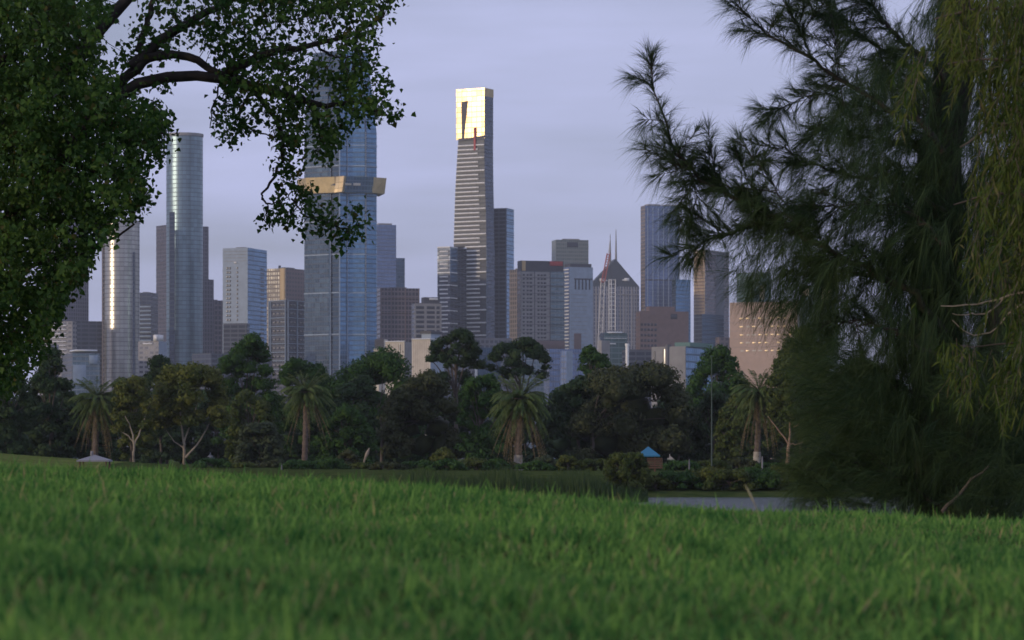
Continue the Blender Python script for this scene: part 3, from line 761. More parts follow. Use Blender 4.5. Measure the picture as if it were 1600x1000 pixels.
b = Bld('office_tower', 'mauve tower glimpsed through the needle tree above gold glints', 'tower', 1268, 1276, 1300, 404, 2800, 60, f_lilac)
b = Bld('office_building', 'glass office with painted gold glints hidden behind the needle tree', 'building', 1250, 1292, 1310, 446, 2500, 30, f_green)
b.put('L', 1252, 1264, 450, 462, M['glintwin'], 'gold_panel', .3, .6); b.put('L', 1284, 1300, 448, 468, M['glintwin'], 'gold_panel', .3, .6)  # plates coloured as sun glints on the glass
# more of the city's low streets between the towers
for (nm, lb, xl, xm, xr, yt, D_, th, a_, c_) in (
    ('office_building', 'plain grey podium behind the dome-shaped tree', 300, 330, 425, 552, 2100, 40, f_navy, f_navybal),
    ('office_building', 'dark podium at the foot of the gold-crowned tower', 690, 700, 800, 527, 2200, 70, f_navy, f_grey),
    ('office_building', 'white-edged glass pavilion between the two pines', 742, 746, 782, 543, 1500, 72, M['white'], f_bluedk),
    ('office_building', 'long grey low-rise behind the brown stone office', 1060, 1075, 1150, 546, 2050, 60, f_grey, f_navybal),
    ):
    Bld(nm, lb, 'building', xl, xm, xr, yt, D_, th, a_, c_)

# ------------------------------------------------------------------ park trees across the lake
def ground_at(px, Y): return float(height((px - 800) / F * Y, Y))

def crown_lobes(x0, x1, yt, yb, Y, n, depth=0.8, flat=False):
    """lobes filling a dome: metres"""
    cx, w_ = (x0 + x1) / 2, (x1 - x0) / 2; out = []; h_ = yb - yt
    rm = min(.30 * w_, .34 * h_) * (.8 if flat else 1)
    n = int(max(12, min(80, (2.3 if flat else 2.9) * 2 * w_ * h_ / (math.pi * rm * rm))))
    nr = int(math.ceil(2 * w_ / rm)) + 2       # an unbroken outer dome first, then the body
    for i in range(nr):
        u = -1 + 2 * (i + .5 + rng.uniform(-.25, .25)) / nr; r = rm * rng.uniform(.85, 1.2) * (1 - .2 * abs(u))
        top = yt + h_ * (1 - math.sqrt(max(0., 1 - abs(u) ** 2.4))) * .75 + h_ * .05 * math.sin(u * 6 + x0)
        out.append((*P(cx + u * (w_ - r * .8), top + r * .8, Y), r / F * Y, rng.uniform(-.3, .3) * w_ / F * Y))
    for i in range(n):
        u = rng.uniform(-1, 1); top = yt + h_ * (1 - math.sqrt(max(0., 1 - abs(u) ** 2.2))) * .72
        top += h_ * .07 * math.sin(u * 5 + x0)
        r = rm * rng.uniform(.65, 1.25) * (1 - .25 * abs(u))
        y = top + r * .75 + (i % 5 > 0) * (rng.random() ** 1.1) * max(1., (yb - top - 1.1 * r))
        x = cx + u * (w_ - r * .8)
        dz = rng.uniform(-1, 1) * w_ * depth * math.sqrt(max(0.05, 1 - u * u))
        out.append((*P(x, y, Y), r / F * Y, dz / F * Y))
    return out

def leaf_cloud(lobes, per_m2, size, zmin):
    Cs, Ns = [], []
    for (x, y, z, r, dy) in lobes:
        n = int(4 * math.pi * r * r * per_m2) + 40
        d = unit(rng.normal(size=(n, 3))); d[:, 2] = np.where(d[:, 2] < -.35, -d[:, 2], d[:, 2])
        rr = r * (1 - .35 * rng.random(n) ** 2)[:, None] * (1 + .16 * np.sin(d[:, :1] * 7 + x) * np.cos(d[:, 2:] * 6 + z) + .1 * rng.normal(size=(n, 1)))
        Cs.append(np.array((x, y + dy, z)) + d * rr * np.array((1, 1, .82))); Ns.append(d + rng.normal(0, .45, (n, 3)))
    C, N = np.concatenate(Cs), np.concatenate(Ns)
    k = C[:, 2] > zmin
    C, N = C[k], N[k]
    return diamonds(C, N, size * rng.uniform(.6, 1.35, len(C)), .62)

_ph = (1 + 5 ** .5) / 2
ICO = unit(np.array([(-1, _ph, 0), (1, _ph, 0), (-1, -_ph, 0), (1, -_ph, 0), (0, -1, _ph), (0, 1, _ph), (0, -1, -_ph), (0, 1, -_ph), (_ph, 0, -1), (_ph, 0, 1), (-_ph, 0, -1), (-_ph, 0, 1)], float))
ICOF = np.array([(0, 11, 5), (0, 5, 1), (0, 1, 7), (0, 7, 10), (0, 10, 11), (1, 5, 9), (5, 11, 4), (11, 10, 2), (10, 7, 6), (7, 1, 8), (3, 9, 4), (3, 4, 2), (3, 2, 6), (3, 6, 8), (3, 8, 9), (4, 9, 5), (2, 4, 11), (6, 2, 10), (8, 6, 7), (9, 8, 1)])
def inner_foliage(lobes, k, gz):
    V, Fc = [], []
    for i, (x, y, z, r, dy) in enumerate(lobes):
        v = ICO * (r * k * rng.uniform(.62, 1.1, (12, 1))) * np.array((1, 1, .82)) + np.array((x, y + dy, z)); v[:, 2] = np.maximum(v[:, 2], gz + .05)
        V.append(v); Fc.append(ICOF + 12 * i)
    return np.concatenate(V), np.concatenate(Fc)

def tree(name, label, x0, x1, yt, yb, Y, col, n=26, trunk=None, size=.36, dens=17, group='park trees across the lake', depth=.8, cat='tree', forks=None, bark='bark_far', flat=False, tr=.16, core=.74):
    tx = trunk if trunk is not None else (x0 + x1) / 2
    gz = ground_at(tx, Y); bx = (tx - 800) / F * Y
    root = empty(name, (bx, Y, gz), label, cat, group); o = np.array((bx, Y, gz))
    if not (forks or flat): yb = max(yb, HOR + (ZC - gz) / Y * F - 3)
    lobes = crown_lobes(x0, x1, yt, yb, Y, n, depth, flat)
    V, Fc = leaf_cloud(lobes, dens * (.36 / size) ** 2, size, gz + .1)
    obj('crown', np_mesh('crown', V - o, Fc, [M[col]]), root)
    more = []
    if not (forks or flat):      # the shaded heart of a dense crown
        xc, w_, h_ = (x0 + x1) / 2, (x1 - x0) / 2, yb - yt
        for (du, dv) in ((0, .42), (-.36, .55), (.36, .55), (-.42, .76), (0, .76), (.42, .76)):
            more.append((*P(xc + du * w_, yt + dv * h_, Y), min(.34 * w_, .26 * h_) / F * Y, .3 * w_ / F * Y))
    Vi, Fi = inner_foliage(lobes + [(a, c, d, r / core, e) for (a, c, d, r, e) in more], core, gz); obj('inner_foliage', np_mesh('inner_foliage', Vi - o, Fi, [M[col]]), root)
    t = Tubes()
    if forks:
        for ln in forks:
            pts = [np.array((bx, Y, gz - .2)) if q == 'base' else P(q[0], q[1], Y - .6) for q in ln[0]]
            sl = smooth_line(pts, 10, .03); t.add(sl, np.linspace(ln[1], ln[2], 10), 7)
    else:
        zt = zpx(yt + (yb - yt) * .45, Y); pts = [(bx, Y, gz - .2), (bx + .15, Y, gz + (zt - gz) * .5), (bx - .1, Y, zt)]
        t.add(smooth_line(pts, 8, .05), np.linspace(tr * 1.3, tr * .5, 8), 8)
        for lb in lobes[:9]:
            e = np.array(lb[:3]) + [0, lb[4], 0]; s_ = np.array((bx, Y, gz + (zt - gz) * rng.uniform(.35, .9)))
            t.add(smooth_line([s_, (s_ + e) / 2 + [0, 0, .3], e], 6, .04), np.linspace(tr * .55, .04, 6), 5)
    obj('trunk', t.mesh('trunk', M[bark], o), root)
    return root

TR = [
 ('conifer_tree', 'dark drooping conifer standing below the overhanging leafy tree', -45, 62, 572, 722, 330, 'dk', 34, None),
 ('conifer_tree', 'dense dark tree between the overhanging leaves and the first palm', 36, 122, 556, 720, 342, 'dk', 30, None),
 ('evergreen_tree', 'low black green tree behind the shelter roof', 88, 190, 628, 722, 345, 'dk', 24, None),
 ('evergreen_tree', 'dark domed tree peeping between slender gum and broad yellow gum', 212, 288, 566, 700, 400, 'dk', 22, None),
 ('evergreen_tree', 'olive tree filling between first palm and slender gum', 165, 245, 588, 715, 362, 'ol', 24, None),
 ('oak_tree', 'big dome-shaped dark tree below the white two-column tower', 330, 440, 530, 700, 390, 'md', 40, None),
 ('evergreen_tree', 'olive bushy tree beneath the big dome-shaped one', 352, 432, 614, 722, 338, 'ol', 24, None),
 ('shrub_tree', 'grey green rounded small tree next to the second palm trunk', 366, 446, 660, 730, 312, 'gy', 22, None),
 ('evergreen_tree', 'green domed tree behind the second palm', 422, 535, 563, 705, 402, 'md', 30, None),
 ('fig_tree', 'wide spreading dark green fig below the cream building', 500, 672, 553, 700, 396, 'md', 46, None),
 ('evergreen_tree', 'dark layered tree between second palm and olive brown mass', 512, 604, 590, 715, 362, 'dk', 26, None),
 ('evergreen_tree', 'round dark green tree in front, beside the leaning pale stump', 488, 592, 640, 731, 326, 'md', 30, None),
 ('melaleuca_tree', 'large olive brown sloping tree mass beside the fresh green tree', 588, 732, 588, 731, 336, 'br', 46, 596),
 ('evergreen_tree', 'fresh green tree with thin pale trunk beside the big palm', 712, 792, 586, 712, 330, 'md', 26, 750),
 ('evergreen_tree', 'dark tree filling behind the big palm fronds', 845, 960, 592, 728, 348, 'dk', 30, None),
 ('evergreen_tree', 'green round-topped tree rising above the brown spreading tree', 893, 966, 545, 690, 402, 'md', 26, None),
 ('melaleuca_tree', 'huge brownish spreading tree behind the blue play roof', 888, 1094, 567, 728, 342, 'br', 62, 925),
 ('evergreen_tree', 'broad green tree below the low grey white building', 1060, 1184, 553, 715, 382, 'md', 36, None),
 ('evergreen_tree', 'black green tree beside the tall thin pole', 1072, 1152, 618, 728, 346, 'dk', 24, None),
 ('evergreen_tree', 'olive leafy tree between the thin pole and the palm beside the gum', 1116, 1186, 622, 728, 336, 'ol', 24, None),
 ('evergreen_tree', 'tall olive tree below the warm beige block', 1192, 1310, 524, 715, 372, 'ol', 36, None),
 ('evergreen_tree', 'shaded dark tree behind the needle tree skirt', 1262, 1432, 565, 735, 345, 'dk', 34, None),
 ('evergreen_tree', 'deep green tree far behind the needle tree trunk', 1420, 1640, 572, 735, 352, 'dk', 36, None),
 ('shrub', 'yellow green bush beside the olive brown tree mass', 670, 716, 701, 737, 296, 'gum', 14, None),
 ('shrub', 'low plain green bush near the big palm trunk', 752, 800, 717, 737, 290, 'md', 12, None),
 ('shrub', 'low grey leaved bush near the big palm trunk', 826, 872, 713, 736, 292, 'gy', 12, None),
 ('shrub', 'bright small bush near the dark tree foot', 868, 905, 712, 737, 285, 'gum', 10, None),
 ('shrub', 'scrubby dark bush at the foot of the round dark tree', 520, 566, 705, 737, 300, 'br', 12, None),
 ('shrub', 'tall yellow green lakeside bush in front of the blue play roof', 938, 1020, 706, 772, 240, 'ol', 26, None),
]
for (nm, lb, x0, x1, yt, yb, Y, col, n, tk) in TR:
    small = nm == 'shrub'
    tree(nm, lb, x0, x1, yt, yb, Y, col, n, tk, size=.20 if small else .36, dens=8 if small else 9.5, cat='shrub' if small else 'tree',
         group='bushes by the lake' if small else 'park trees across the lake', tr=.05 if small else .17)
for i, x in enumerate(range(330, 1240, 46)):
    tree('shrub', 'low undergrowth bush at the foot of the park trees', x - 34, x + 34, 716 + (i * 7 % 9), 740, 286 + (i * 5 % 13), ['md', 'ol', 'br', 'md'][i % 4], 12, None, size=.22, dens=7, group='undergrowth below the park trees', cat='shrub', tr=.04)
# lakeside scrub along the far bank
for i, (x, w_, yt) in enumerate(((1024, 66, 744), (1058, 90, 736), (1100, 96, 731), (1140, 90, 734), (1180, 96, 731), (1222, 96, 729), (1262, 100, 722), (1305, 100, 712))):
    tree('shrub', 'low leafy scrub bush overhanging the far water edge', x - w_ / 2, x + w_ / 2, yt, 777, 241 + (i % 3), ['ol', 'md', 'gum'][i % 3], 18, None, size=.2, dens=9, group='scrub along the far bank', cat='shrub', tr=.04)
# pines with open crowns
for (lb, x0, x1, yt, yb, Y, tk) in (('tall dark pine with open crown in front of the cream ribbed building', 663, 762, 519, 606, 412, 712),
                                    ('flat-topped dark stone pine below the broad pale hotel', 757, 866, 531, 592, 408, 812)):
    tree('pine_tree', lb, x0, x1, yt, yb, Y, 'dk', 30, tk, size=.34, dens=13, flat=True, tr=.28, core=.75)
# gums with pale forked trunks
tree('gum_tree', 'slender gum with pale forked trunk next to the first palm', 172, 238, 590, 690, 318, 'gum', 20, 209, size=.3, dens=11, bark='bark_pale', core=.7,
     forks=[(['base', (209, 700), (209, 690)], .14, .12), ([(209, 692), (200, 680), (186, 672), (178, 668)], .08, .03), ([(209, 692), (206, 672), (198, 655), (190, 640)], .1, .03), ([(210, 694), (217, 680), (226, 656), (234, 630)], .1, .03)])
tree('gum_tree', 'broad yellow green gum with pale branching trunk', 228, 362, 568, 672, 322, 'gum', 34, 288, size=.32, dens=12, bark='bark_pale', core=.7,
     forks=[(['base', (288, 705), (287, 690)], .17, .14), ([(287, 692), (283, 660), (280, 620), (283, 600)], .12, .04), ([(287, 700), (272, 690), (260, 672)], .08, .03),
            ([(290, 715), (312, 690), (326, 665), (334, 645)], .12, .04), ([(288, 690), (296, 665), (306, 640), (312, 615)], .1, .03)])
tree('gum_tree', 'pink-trunked gum with bent fork beside the needle tree', 1192, 1292, 560, 668, 302, 'ol', 24, 1229, size=.3, dens=10, bark='bark_pink', core=.65,
     forks=[(['base', (1231, 712), (1233, 694)], .2, .17), ([(1233, 695), (1222, 680), (1210, 662), (1200, 650)], .09, .03), ([(1233, 697), (1235, 675), (1234, 640), (1238, 610)], .11, .03),
            ([(1234, 693), (1244, 695), (1256, 690)], .07, .03), ([(1240, 668), (1262, 650), (1280, 632)], .07, .03)])
# distant belt closing the gaps
for i, x in enumerate(range(-60, 1640, 80)):
    tree('evergreen_tree', 'distant dark tree in the belt behind the park trees', x - 62, x + 62, 606 + (i * 37 % 23), 735, 430 + (i * 13 % 11), 'dk', 16, None, size=.6, dens=6, group='distant tree belt')

# ------------------------------------------------------------------ date palms
def frond_mesh(name, L, rise, sag, mat, leaf=.5, npair=30):
    t = np.linspace(0, 1, npair)
    mid = np.stack((L * t * (1 - .12 * t * sag), np.zeros(npair), L * (rise * t - sag * t * t)), 1)
    T = unit(np.gradient(mid, axis=0)); up = unit(np.cross(T, np.array((0, -1., 0))))
    P0, D_, L_ = [], [], []
    for s in (-1, 1):
        d = T * .75 + np.array((0, s, 0)) * .75 - np.array((0, 0, 1.)) * .18 + up * .28 + rng.normal(0, .08, (npair, 3))
        P0.append(mid); D_.append(d); L_.append(leaf * (np.sin(math.pi * (t * .86 + .12)) * .8 + .25) * rng.uniform(.8, 1.15, npair))
    V, Fc = strips(np.concatenate(P0), np.concatenate(D_), np.concatenate(L_), .085, .15, side=np.array((0, 0, 1.0))[None] + rng.normal(0, .3, (2 * npair, 3)))
    t2 = Tubes(); t2.add(mid, np.linspace(.045, .012, npair), 3)
    V2, F2 = np.concatenate(t2.V), np.concatenate(t2.Fc)
    return np_mesh(name, np.concatenate((V, V2)), np.concatenate((Fc, F2 + len(V))), [mat])
FR = [frond_mesh('frond_upright', 2.8, 1.25, .5, M['frond']), frond_mesh('frond_arching', 3.3, .75, .75, M['frond']), frond_mesh('frond_spreading', 3.4, .3, .75, M['frond']),
      frond_mesh('frond_drooping', 3.1, -.1, .95, M['frond']), frond_mesh('frond_hanging', 2.6, -.9, 1.3, M['frond_dry'], .34)]
def palm(label, x, ycrown, ybase, Y, spread, skirt=14, pale_to=None):
    bx = (x - 800) / F * Y; gz = zpx(ybase, Y); zc = zpx(ycrown, Y)
    gz = min(gz, ground_at(x, Y))
    root = empty('palm_tree', (bx, Y, gz), label, 'palm tree', 'date palms along the lake'); sc_ = spread / F * Y / 3.3
    t = Tubes(); n = 26; zz = np.linspace(0, zc - gz, n)
    rr = .33 + .035 * ((np.arange(n) % 2) * 2 - 1) + .16 * np.exp(-zz / .5) + .22 * np.clip((zz - (zc - gz) * .82) / ((zc - gz) * .18), 0, 1)
    lean = .25 * np.sin(zz / 6)
    t.add(np.stack((lean, np.zeros(n), zz), 1), rr * sc_, 12); tk_ = obj('trunk', t.mesh('trunk', M['palm_trunk'], smooth=False), root)
    if pale_to:
        h = zpx(pale_to, Y) - gz; t = Tubes(); zz2 = np.linspace(0, h, 8); t.add(np.stack((.25 * np.sin(zz2 / 6), np.zeros(8), zz2), 1), (.40 + .15 * np.exp(-zz2 / .5)) * sc_, 12)
        sub(obj('pale_trunk_base', t.mesh('pale_trunk_base', M['palm_base']), root), tk_)
    k = 0
    for (ring, cnt, tilt) in ((0, 18, 0), (1, 26, 0), (2, 26, 0), (3, 22, 0), (4, skirt, 0)):
        for i in range(cnt):
            o = bpy.data.objects.new('frond', FR[ring]); link(o, root)
            o.location = (lean[-1], 0, zc - gz - .12 * ring * sc_)
            s = sc_ * random.uniform(.85, 1.1); o.scale = (s, s, s)
            o.rotation_euler = (random.uniform(-.25, .25), random.uniform(-.16, .16), i * 2 * math.pi / cnt + ring * 1.3 + random.uniform(-.2, .2))
palm('date palm standing behind the small shelter roof', 148, 622, 722, 322, 46, 22)
palm('date palm with slim tall trunk beside the grey green small tree', 475, 612, 738, 318, 46, 8)
palm('largest date palm with long skirt of hanging fronds and pale trunk base', 809, 622, 734, 300, 54, 30, 711)
palm('date palm with pale trunk base beside the pink-trunked gum', 1182, 612, 738, 305, 49, 20, 706)

# ------------------------------------------------------------------ small park things
def pyramid(name, cx, cy, z0, z1, hw, mat, root, over=0):
    o = np.array(root.location)
    V = np.array([(cx - hw, cy - hw, z0), (cx + hw, cy - hw, z0), (cx + hw, cy + hw, z0), (cx - hw, cy + hw, z0), (cx, cy, z1),
                  (cx - hw, cy - hw, z0 - .12), (cx + hw, cy - hw, z0 - .12), (cx + hw, cy + hw, z0 - .12), (cx - hw, cy + hw, z0 - .12)]) - o
    me = bpy.data.meshes.new(name); me.from_pydata([tuple(v) for v in V], [], [(0, 1, 4), (1, 2, 4), (2, 3, 4), (3, 0, 4), (5, 8, 7, 6), (0, 5, 6, 1), (1, 6, 7, 2), (2, 7, 8, 3), (3, 8, 5, 0)])
    me.materials.append(mat); return obj(name, me, root)
def block(name, c, s, mat, root):
    o = bpy.data.objects.new(name, cube_mesh(mat)); link(o, root); o.location = tuple(np.array(c) - np.array(root.location)); o.scale = s; return o
M['tin'] = plain('grey_tin', (0.21, 0.21, 0.22), .7); M['playblue'] = plain('blue_plastic', (0.02, 0.16, 0.28), .6); M['timber'] = plain('timber', (0.10, 0.055, 0.035), .8)
Y = 236; X = (148 - 800) / F * Y; gz = float(height(X, Y))
sh = empty('park_shelter', (X, Y, gz), 'small grey tin pyramid-roofed shelter with a vent, by the first palm', 'shelter')
ze = zpx(719, Y); rf = pyramid('roof', X, Y, ze, zpx(710.5, Y), 25 / F * Y, M['tin'], sh)
sub(block('vent', (X - .22, Y, zpx(708.5, Y)), (.2, .2, .36), M['tin'], sh), rf)
for sx in (-1, 1):
    for sy in (-1, 1): block('post', (X + sx * 1.0, Y + sy * 1.0, (gz + ze) / 2 - .1), (.12, .12, ze - gz), M['timber'], sh)
Y = 280; X = (1013 - 800) / F * Y; gz = float(height(X, Y))
pl = empty('play_tower', (X, Y, gz), 'timber play tower with bright blue pyramid roof behind the lakeside bush', 'play tower')
pyramid('roof', X, Y, zpx(711.5, Y), zpx(697.5, Y), 17.5 / F * Y, M['playblue'], pl)
for sx in (-1, 1):
    for sy in (-1, 1): block('post', (X + sx * .6, Y + sy * .6, (gz + zpx(711, Y)) / 2), (.1, .1, zpx(711, Y) - gz), M['timber'], pl)
for q in range(5): block('plank', (X + .55, Y - .75, gz + .35 + q * .2), (1.4, .05, .15), M['timber'], pl)
block('platform', (X, Y, gz + .5), (1.35, 1.35, .08), M['timber'], pl)
Y = 286; X = (1112 - 800) / F * Y; gz = float(height(X, Y))
po = empty('light_pole', (X, Y, gz), 'tall thin grey green pole standing before the broad green tree', 'pole')
t = Tubes(); t.add([(X, Y, gz), (X, Y, zpx(640, Y)), (X, Y, zpx(558, Y))], [.075, .055, .04], 8)
M['polegreen'] = plain('pole_paint', (0.05, 0.08, 0.065), .6); obj('shaft', t.mesh('shaft', M['polegreen'], po.location), po)
block('base_plate', (X, Y, gz + .04), (.4, .4, .08), M['concrete'], po); block('head', (X, Y, zpx(557, Y)), (.3, .16, .1), M['polegreen'], po)
def stump(label, pts, rad, Y, mat, name='tree_stump', cat='stump'):
    gz = ground_at(pts[0][0], Y); p0 = P(pts[0][0], pts[0][1], Y); p0[2] = gz - .05
    t = Tubes(); ln = smooth_line([p0] + [P(a, c, Y) for (a, c) in pts[1:]], 10); t.add(ln, np.interp(np.linspace(0, 1, 10), np.linspace(0, 1, len(rad)), rad), 8)
    o = obj(name, t.mesh(name, mat, p0), None, p0); return tag(o, label, cat)
stump('pale leaning bent stump with thick tip in front of dark trees', [(566, 730), (569, 720), (574, 708), (577, 700)], [.1, .07, .12, .2, .05], 315, M['bark_pale'])
for (x, y0, y1, lb) in ((1077, 729, 717, 'short white post beside the tall thin pole'), (440, 734, 726, 'short pale post near the second palm trunk'), (1191, 729, 713, 'slim grey post just beside the palm with pale trunk base')):
    stump(lb, [(x, y0), (x, (y0 + y1) / 2), (x, y1)], [.09, .08, .08, .05], 284, M['roof'] if x != 1191 else M['tin'], 'bollard', 'post')

# reeds on the far bank
n = 15000
rx = rng.uniform(520, 1012, n); rY = rng.uniform(206, 238, n); X = (rx - 800) / F * rY
P0 = np.stack((X, rY, np.maximum(-.2, height(X, rY))), 1)
V, Fc = strips(P0, np.stack((rng.normal(0, .1, n), rng.normal(0, .1, n), np.ones(n)), 1), rng.uniform(1.7, 2.7, n) * (.85 + .15 * np.sin(rx * .05)) * np.clip((1020 - rx) / 130, .1, 1) ** .6 * np.clip((rx - 500) / 90, .4, 1), rng.uniform(.04, .09, n), .05)
tag(obj('reeds', np_mesh('reeds', V, Fc, [M['reed']])), 'band of dull green reeds along the far lake edge', 'reeds', kind='stuff')

# ------------------------------------------------------------------ overhanging broad-leaved tree
TY = 30.0
bx, by = P(-190, 0, TY + 1)[0], TY + 1.0
bz = float(height(bx, by)); lt = empty('broadleaf_tree', (bx, by, bz), 'large overhanging tree with lobed leaves and dark arching limb', 'tree')
o = np.array((bx, by, bz))
t = Tubes(); t.add(smooth_line([(bx, by, bz - .3), (bx + .1, by, 3.5), (bx + .25, by - .2, 5.0), (bx + .2, by, 7.5), (bx + .5, by, 11)], 16, .03), np.linspace(.42, .2, 16), 12)
obj('trunk', t.mesh('trunk', M['bark'], o), lt)
skel = []
def limb(pts, r0, r1, dy=0.0, nm='limb', sides=8, n=18, start=None, bend=0.0):
    w_ = [P(a, c, TY + dy + bend * i / len(pts)) for i, (a, c) in enumerate(pts)]
    if start is not None: w_ = [np.array(start)] + w_
    ln = smooth_line(w_, n, .008); skel.append(ln)
    t = Tubes(); t.add(ln, np.linspace(r0, r1, n), sides); obj(nm, t.mesh(nm, M['bark'], o), lt)
limb([(60, 300), (135, 195), (165, 155), (205, 127), (255, 112), (345, 120), (400, 135)], .11, .045, start=(bx + .15, by, 4.2))
limb([(400, 135), (450, 150), (500, 165), (560, 160), (605, 180)], .045, .012)
limb([(185, 135), (225, 92), (262, 82), (305, 92), (345, 115), (380, 128)], .055, .03)
limb([(60, 160), (110, 90), (160, 48), (205, -5), (240, -60)], .1, .05, start=(bx + .2, by, 5.6), bend=.4)
limb([(205, 105), (250, 65), (300, 30), (350, 5), (420, -30)], .06, .02, bend=.6)
limb([(345, 118), (400, 90), (455, 75), (495, 70), (540, 60), (600, 25)], .045, .012, bend=-.5)
limb([(495, 70), (510, 82), (530, 92), (565, 85)], .015, .006)
limb([(215, 80), (228, 40), (240, 0), (250, -40)], .035, .02)
limb([(380, 128), (430, 180), (445, 220), (440, 250), (430, 278), (408, 303)], .03, .011)
limb([(408, 303), (414, 318), (440, 318), (455, 300)], .01, .006)
limb([(411, 310), (422, 320), (418, 330), (412, 338), (416, 350), (430, 350)], .009, .004)
limb([(455, 310), (475, 335), (505, 345), (540, 360), (570, 355)], .01, .004)
limb([(400, 130), (380, 165), (370, 190), (400, 205), (430, 215)], .018, .006)
limb([(345, 120), (338, 150), (330, 175), (328, 200)], .012, .005)
limb([(480, 160), (500, 190), (500, 220), (520, 235)], .018, .006)
limb([(30, 420), (90, 400), (135, 395), (170, 380), (210, 350)], .05, .01, start=(bx + .1, by, 3.9))
limb([(-40, 560), (20, 520), (70, 480), (110, 440)], .05, .012, start=(bx + .05, by, 3.4))
limb([(120, 200), (180, 190), (225, 200), (262, 210)], .04, .008)
limb([(100, 250), (160, 270), (210, 280), (232, 275)], .04, .008)
limb([(-20, 120), (40, 60), (90, 10), (110, -40)], .08, .03, start=(bx + .2, by, 5.2))
SK = np.concatenate(skel)
def clumps(poly, n, thick, Yc=TY, holes=()):
    p = sample_poly(poly, n)
    for h in holes: p = p[~pip(h, p)]
    Yd = Yc + rng.normal(0, thick, len(p))
    return np.stack(((p[:, 0] - 800) / F * Yd, Yd, ZC + (HOR - p[:, 1]) / F * Yd), 1)
P1 = [(-230, -60), (150, -60), (168, 5), (150, 45), (150, 70), (158, 100), (172, 128), (195, 148), (212, 152), (205, 165), (235, 158), (252, 180), (262, 196), (258, 212), (243, 222), (248, 240), (232, 255), (224, 280),
      (228, 300), (218, 328), (196, 342), (176, 356), (160, 382), (138, 396), (132, 432), (104, 462), (90, 500), (80, 520), (62, 556), (40, 588), (10, 612), (-230, 660)]
P2 = [(325, -60), (606, -60), (612, 6), (598, 22), (590, 55), (578, 70), (570, 84), (585, 95), (588, 112), (600, 122), (606, 132), (594, 142), (590, 155), (604, 166), (606, 188), (596, 196), (580, 192), (566, 190), (552, 208),
      (530, 222), (522, 240), (505, 248), (484, 244), (464, 234), (440, 215), (415, 205), (395, 190), (384, 210), (370, 218), (350, 222), (338, 210), (334, 188), (332, 165), (344, 148), (346, 132), (334, 100), (328, 70)]
P3 = [(205, -60), (335, -60), (335, 70), (300, 62), (272, 76), (246, 100), (228, 112), (205, 118), (180, 128), (178, 95), (196, 60), (220, 20)]
H = [[(474, 72), (505, 66), (530, 78), (536, 98), (505, 108), (482, 98)], [(484, 132), (500, 124), (520, 145), (522, 172), (498, 168)], [(372, 186), (395, 160), (404, 176), (392, 200)], [(455, 60), (480, 52), (500, 58), (480, 70)],
     [(505, 30), (530, 22), (540, 44), (515, 50)], [(400, 108), (418, 100), (424, 120), (408, 128)]]
CL = [(clumps(P1, 3000, 1.4), 27), (clumps(P2, 640, .6, holes=H), 13), (clumps(P3, 85, .4), 12)]
hang = [(450, 238, 12), (446, 262, 16), (455, 288, 16), (472, 300, 10), (438, 296, 8), (436, 330, 13), (422, 336, 9), (452, 334, 12), (476, 314, 10), (500, 346, 16), (522, 354, 18), (530, 374, 10), (555, 330, 8), (561, 358, 9), (512, 328, 6), (544, 362, 8), (605, 8, 8),
        (610, 180, 8), (605, 128, 7), (265, 205, 6), (490, 330, 8), (215, 145, 6), (470, 355, 6), (250, 132, 8), (262, 128, 6)]
hp = []
for (a, c, r) in hang:
    for _ in range(max(2, int(r / 2.4))): hp.append(P(a + rng.normal(0, r * .45), c + rng.normal(0, r * .45), TY + rng.normal(0, .18)))
CL.append((np.array(hp), 12))
LC, tw = [], Tubes()
for C, cnt in CL:
    m = rng.poisson(cnt, len(C)) + 3
    idx = np.repeat(np.arange(len(C)), m)
    LC.append(C[idx] + rng.normal(0, 1, (len(idx), 3)) * np.array((.055, .065, .055)))
    for c in C[::2]:
        s = SK[np.argmin(((SK - c) ** 2).sum(1))]; d = s - c; l = np.linalg.norm(d); e = c + d / (l + 1e-6) * min(l, .4)
        tw.add([c, (c + e) / 2 + rng.normal(0, .02, 3), e], [.0025, .004, .005], 3)
LC = np.concatenate(LC); n = len(LC)
Nn = unit(rng.normal(size=(n, 3)) + np.array((0, -.2, .55)))
ax = unit(np.cross(Nn, rng.normal(size=(n, 3))) + np.array((0, 0, -.55))); sd = unit(np.cross(ax, Nn)); up = np.cross(sd, ax)
S = rng.uniform(.026, .066, (n, 1))
loc = [(0, 0, 0), (.5, .22, .1), (.3, .58, .08), (0, 1, -.06), (-.3, .58, .08), (-.5, .22, .1)]
V = np.stack([LC + S * (sd * a + ax * c + up * u) for (a, c, u) in loc], 1).reshape(-1, 3)
bI = np.arange(n)[:, None] * 6
Fc = np.concatenate((bI + np.array([[0, 1, 2, 3]]), bI + np.array([[0, 3, 4, 5]])), 1).reshape(-1, 4)
obj('crown', np_mesh('crown', V - o, Fc, [M['plane_leaf']]), lt)
tag(obj('twigs', tw.mesh('twigs', M['bark'], o), lt), kind='stuff')

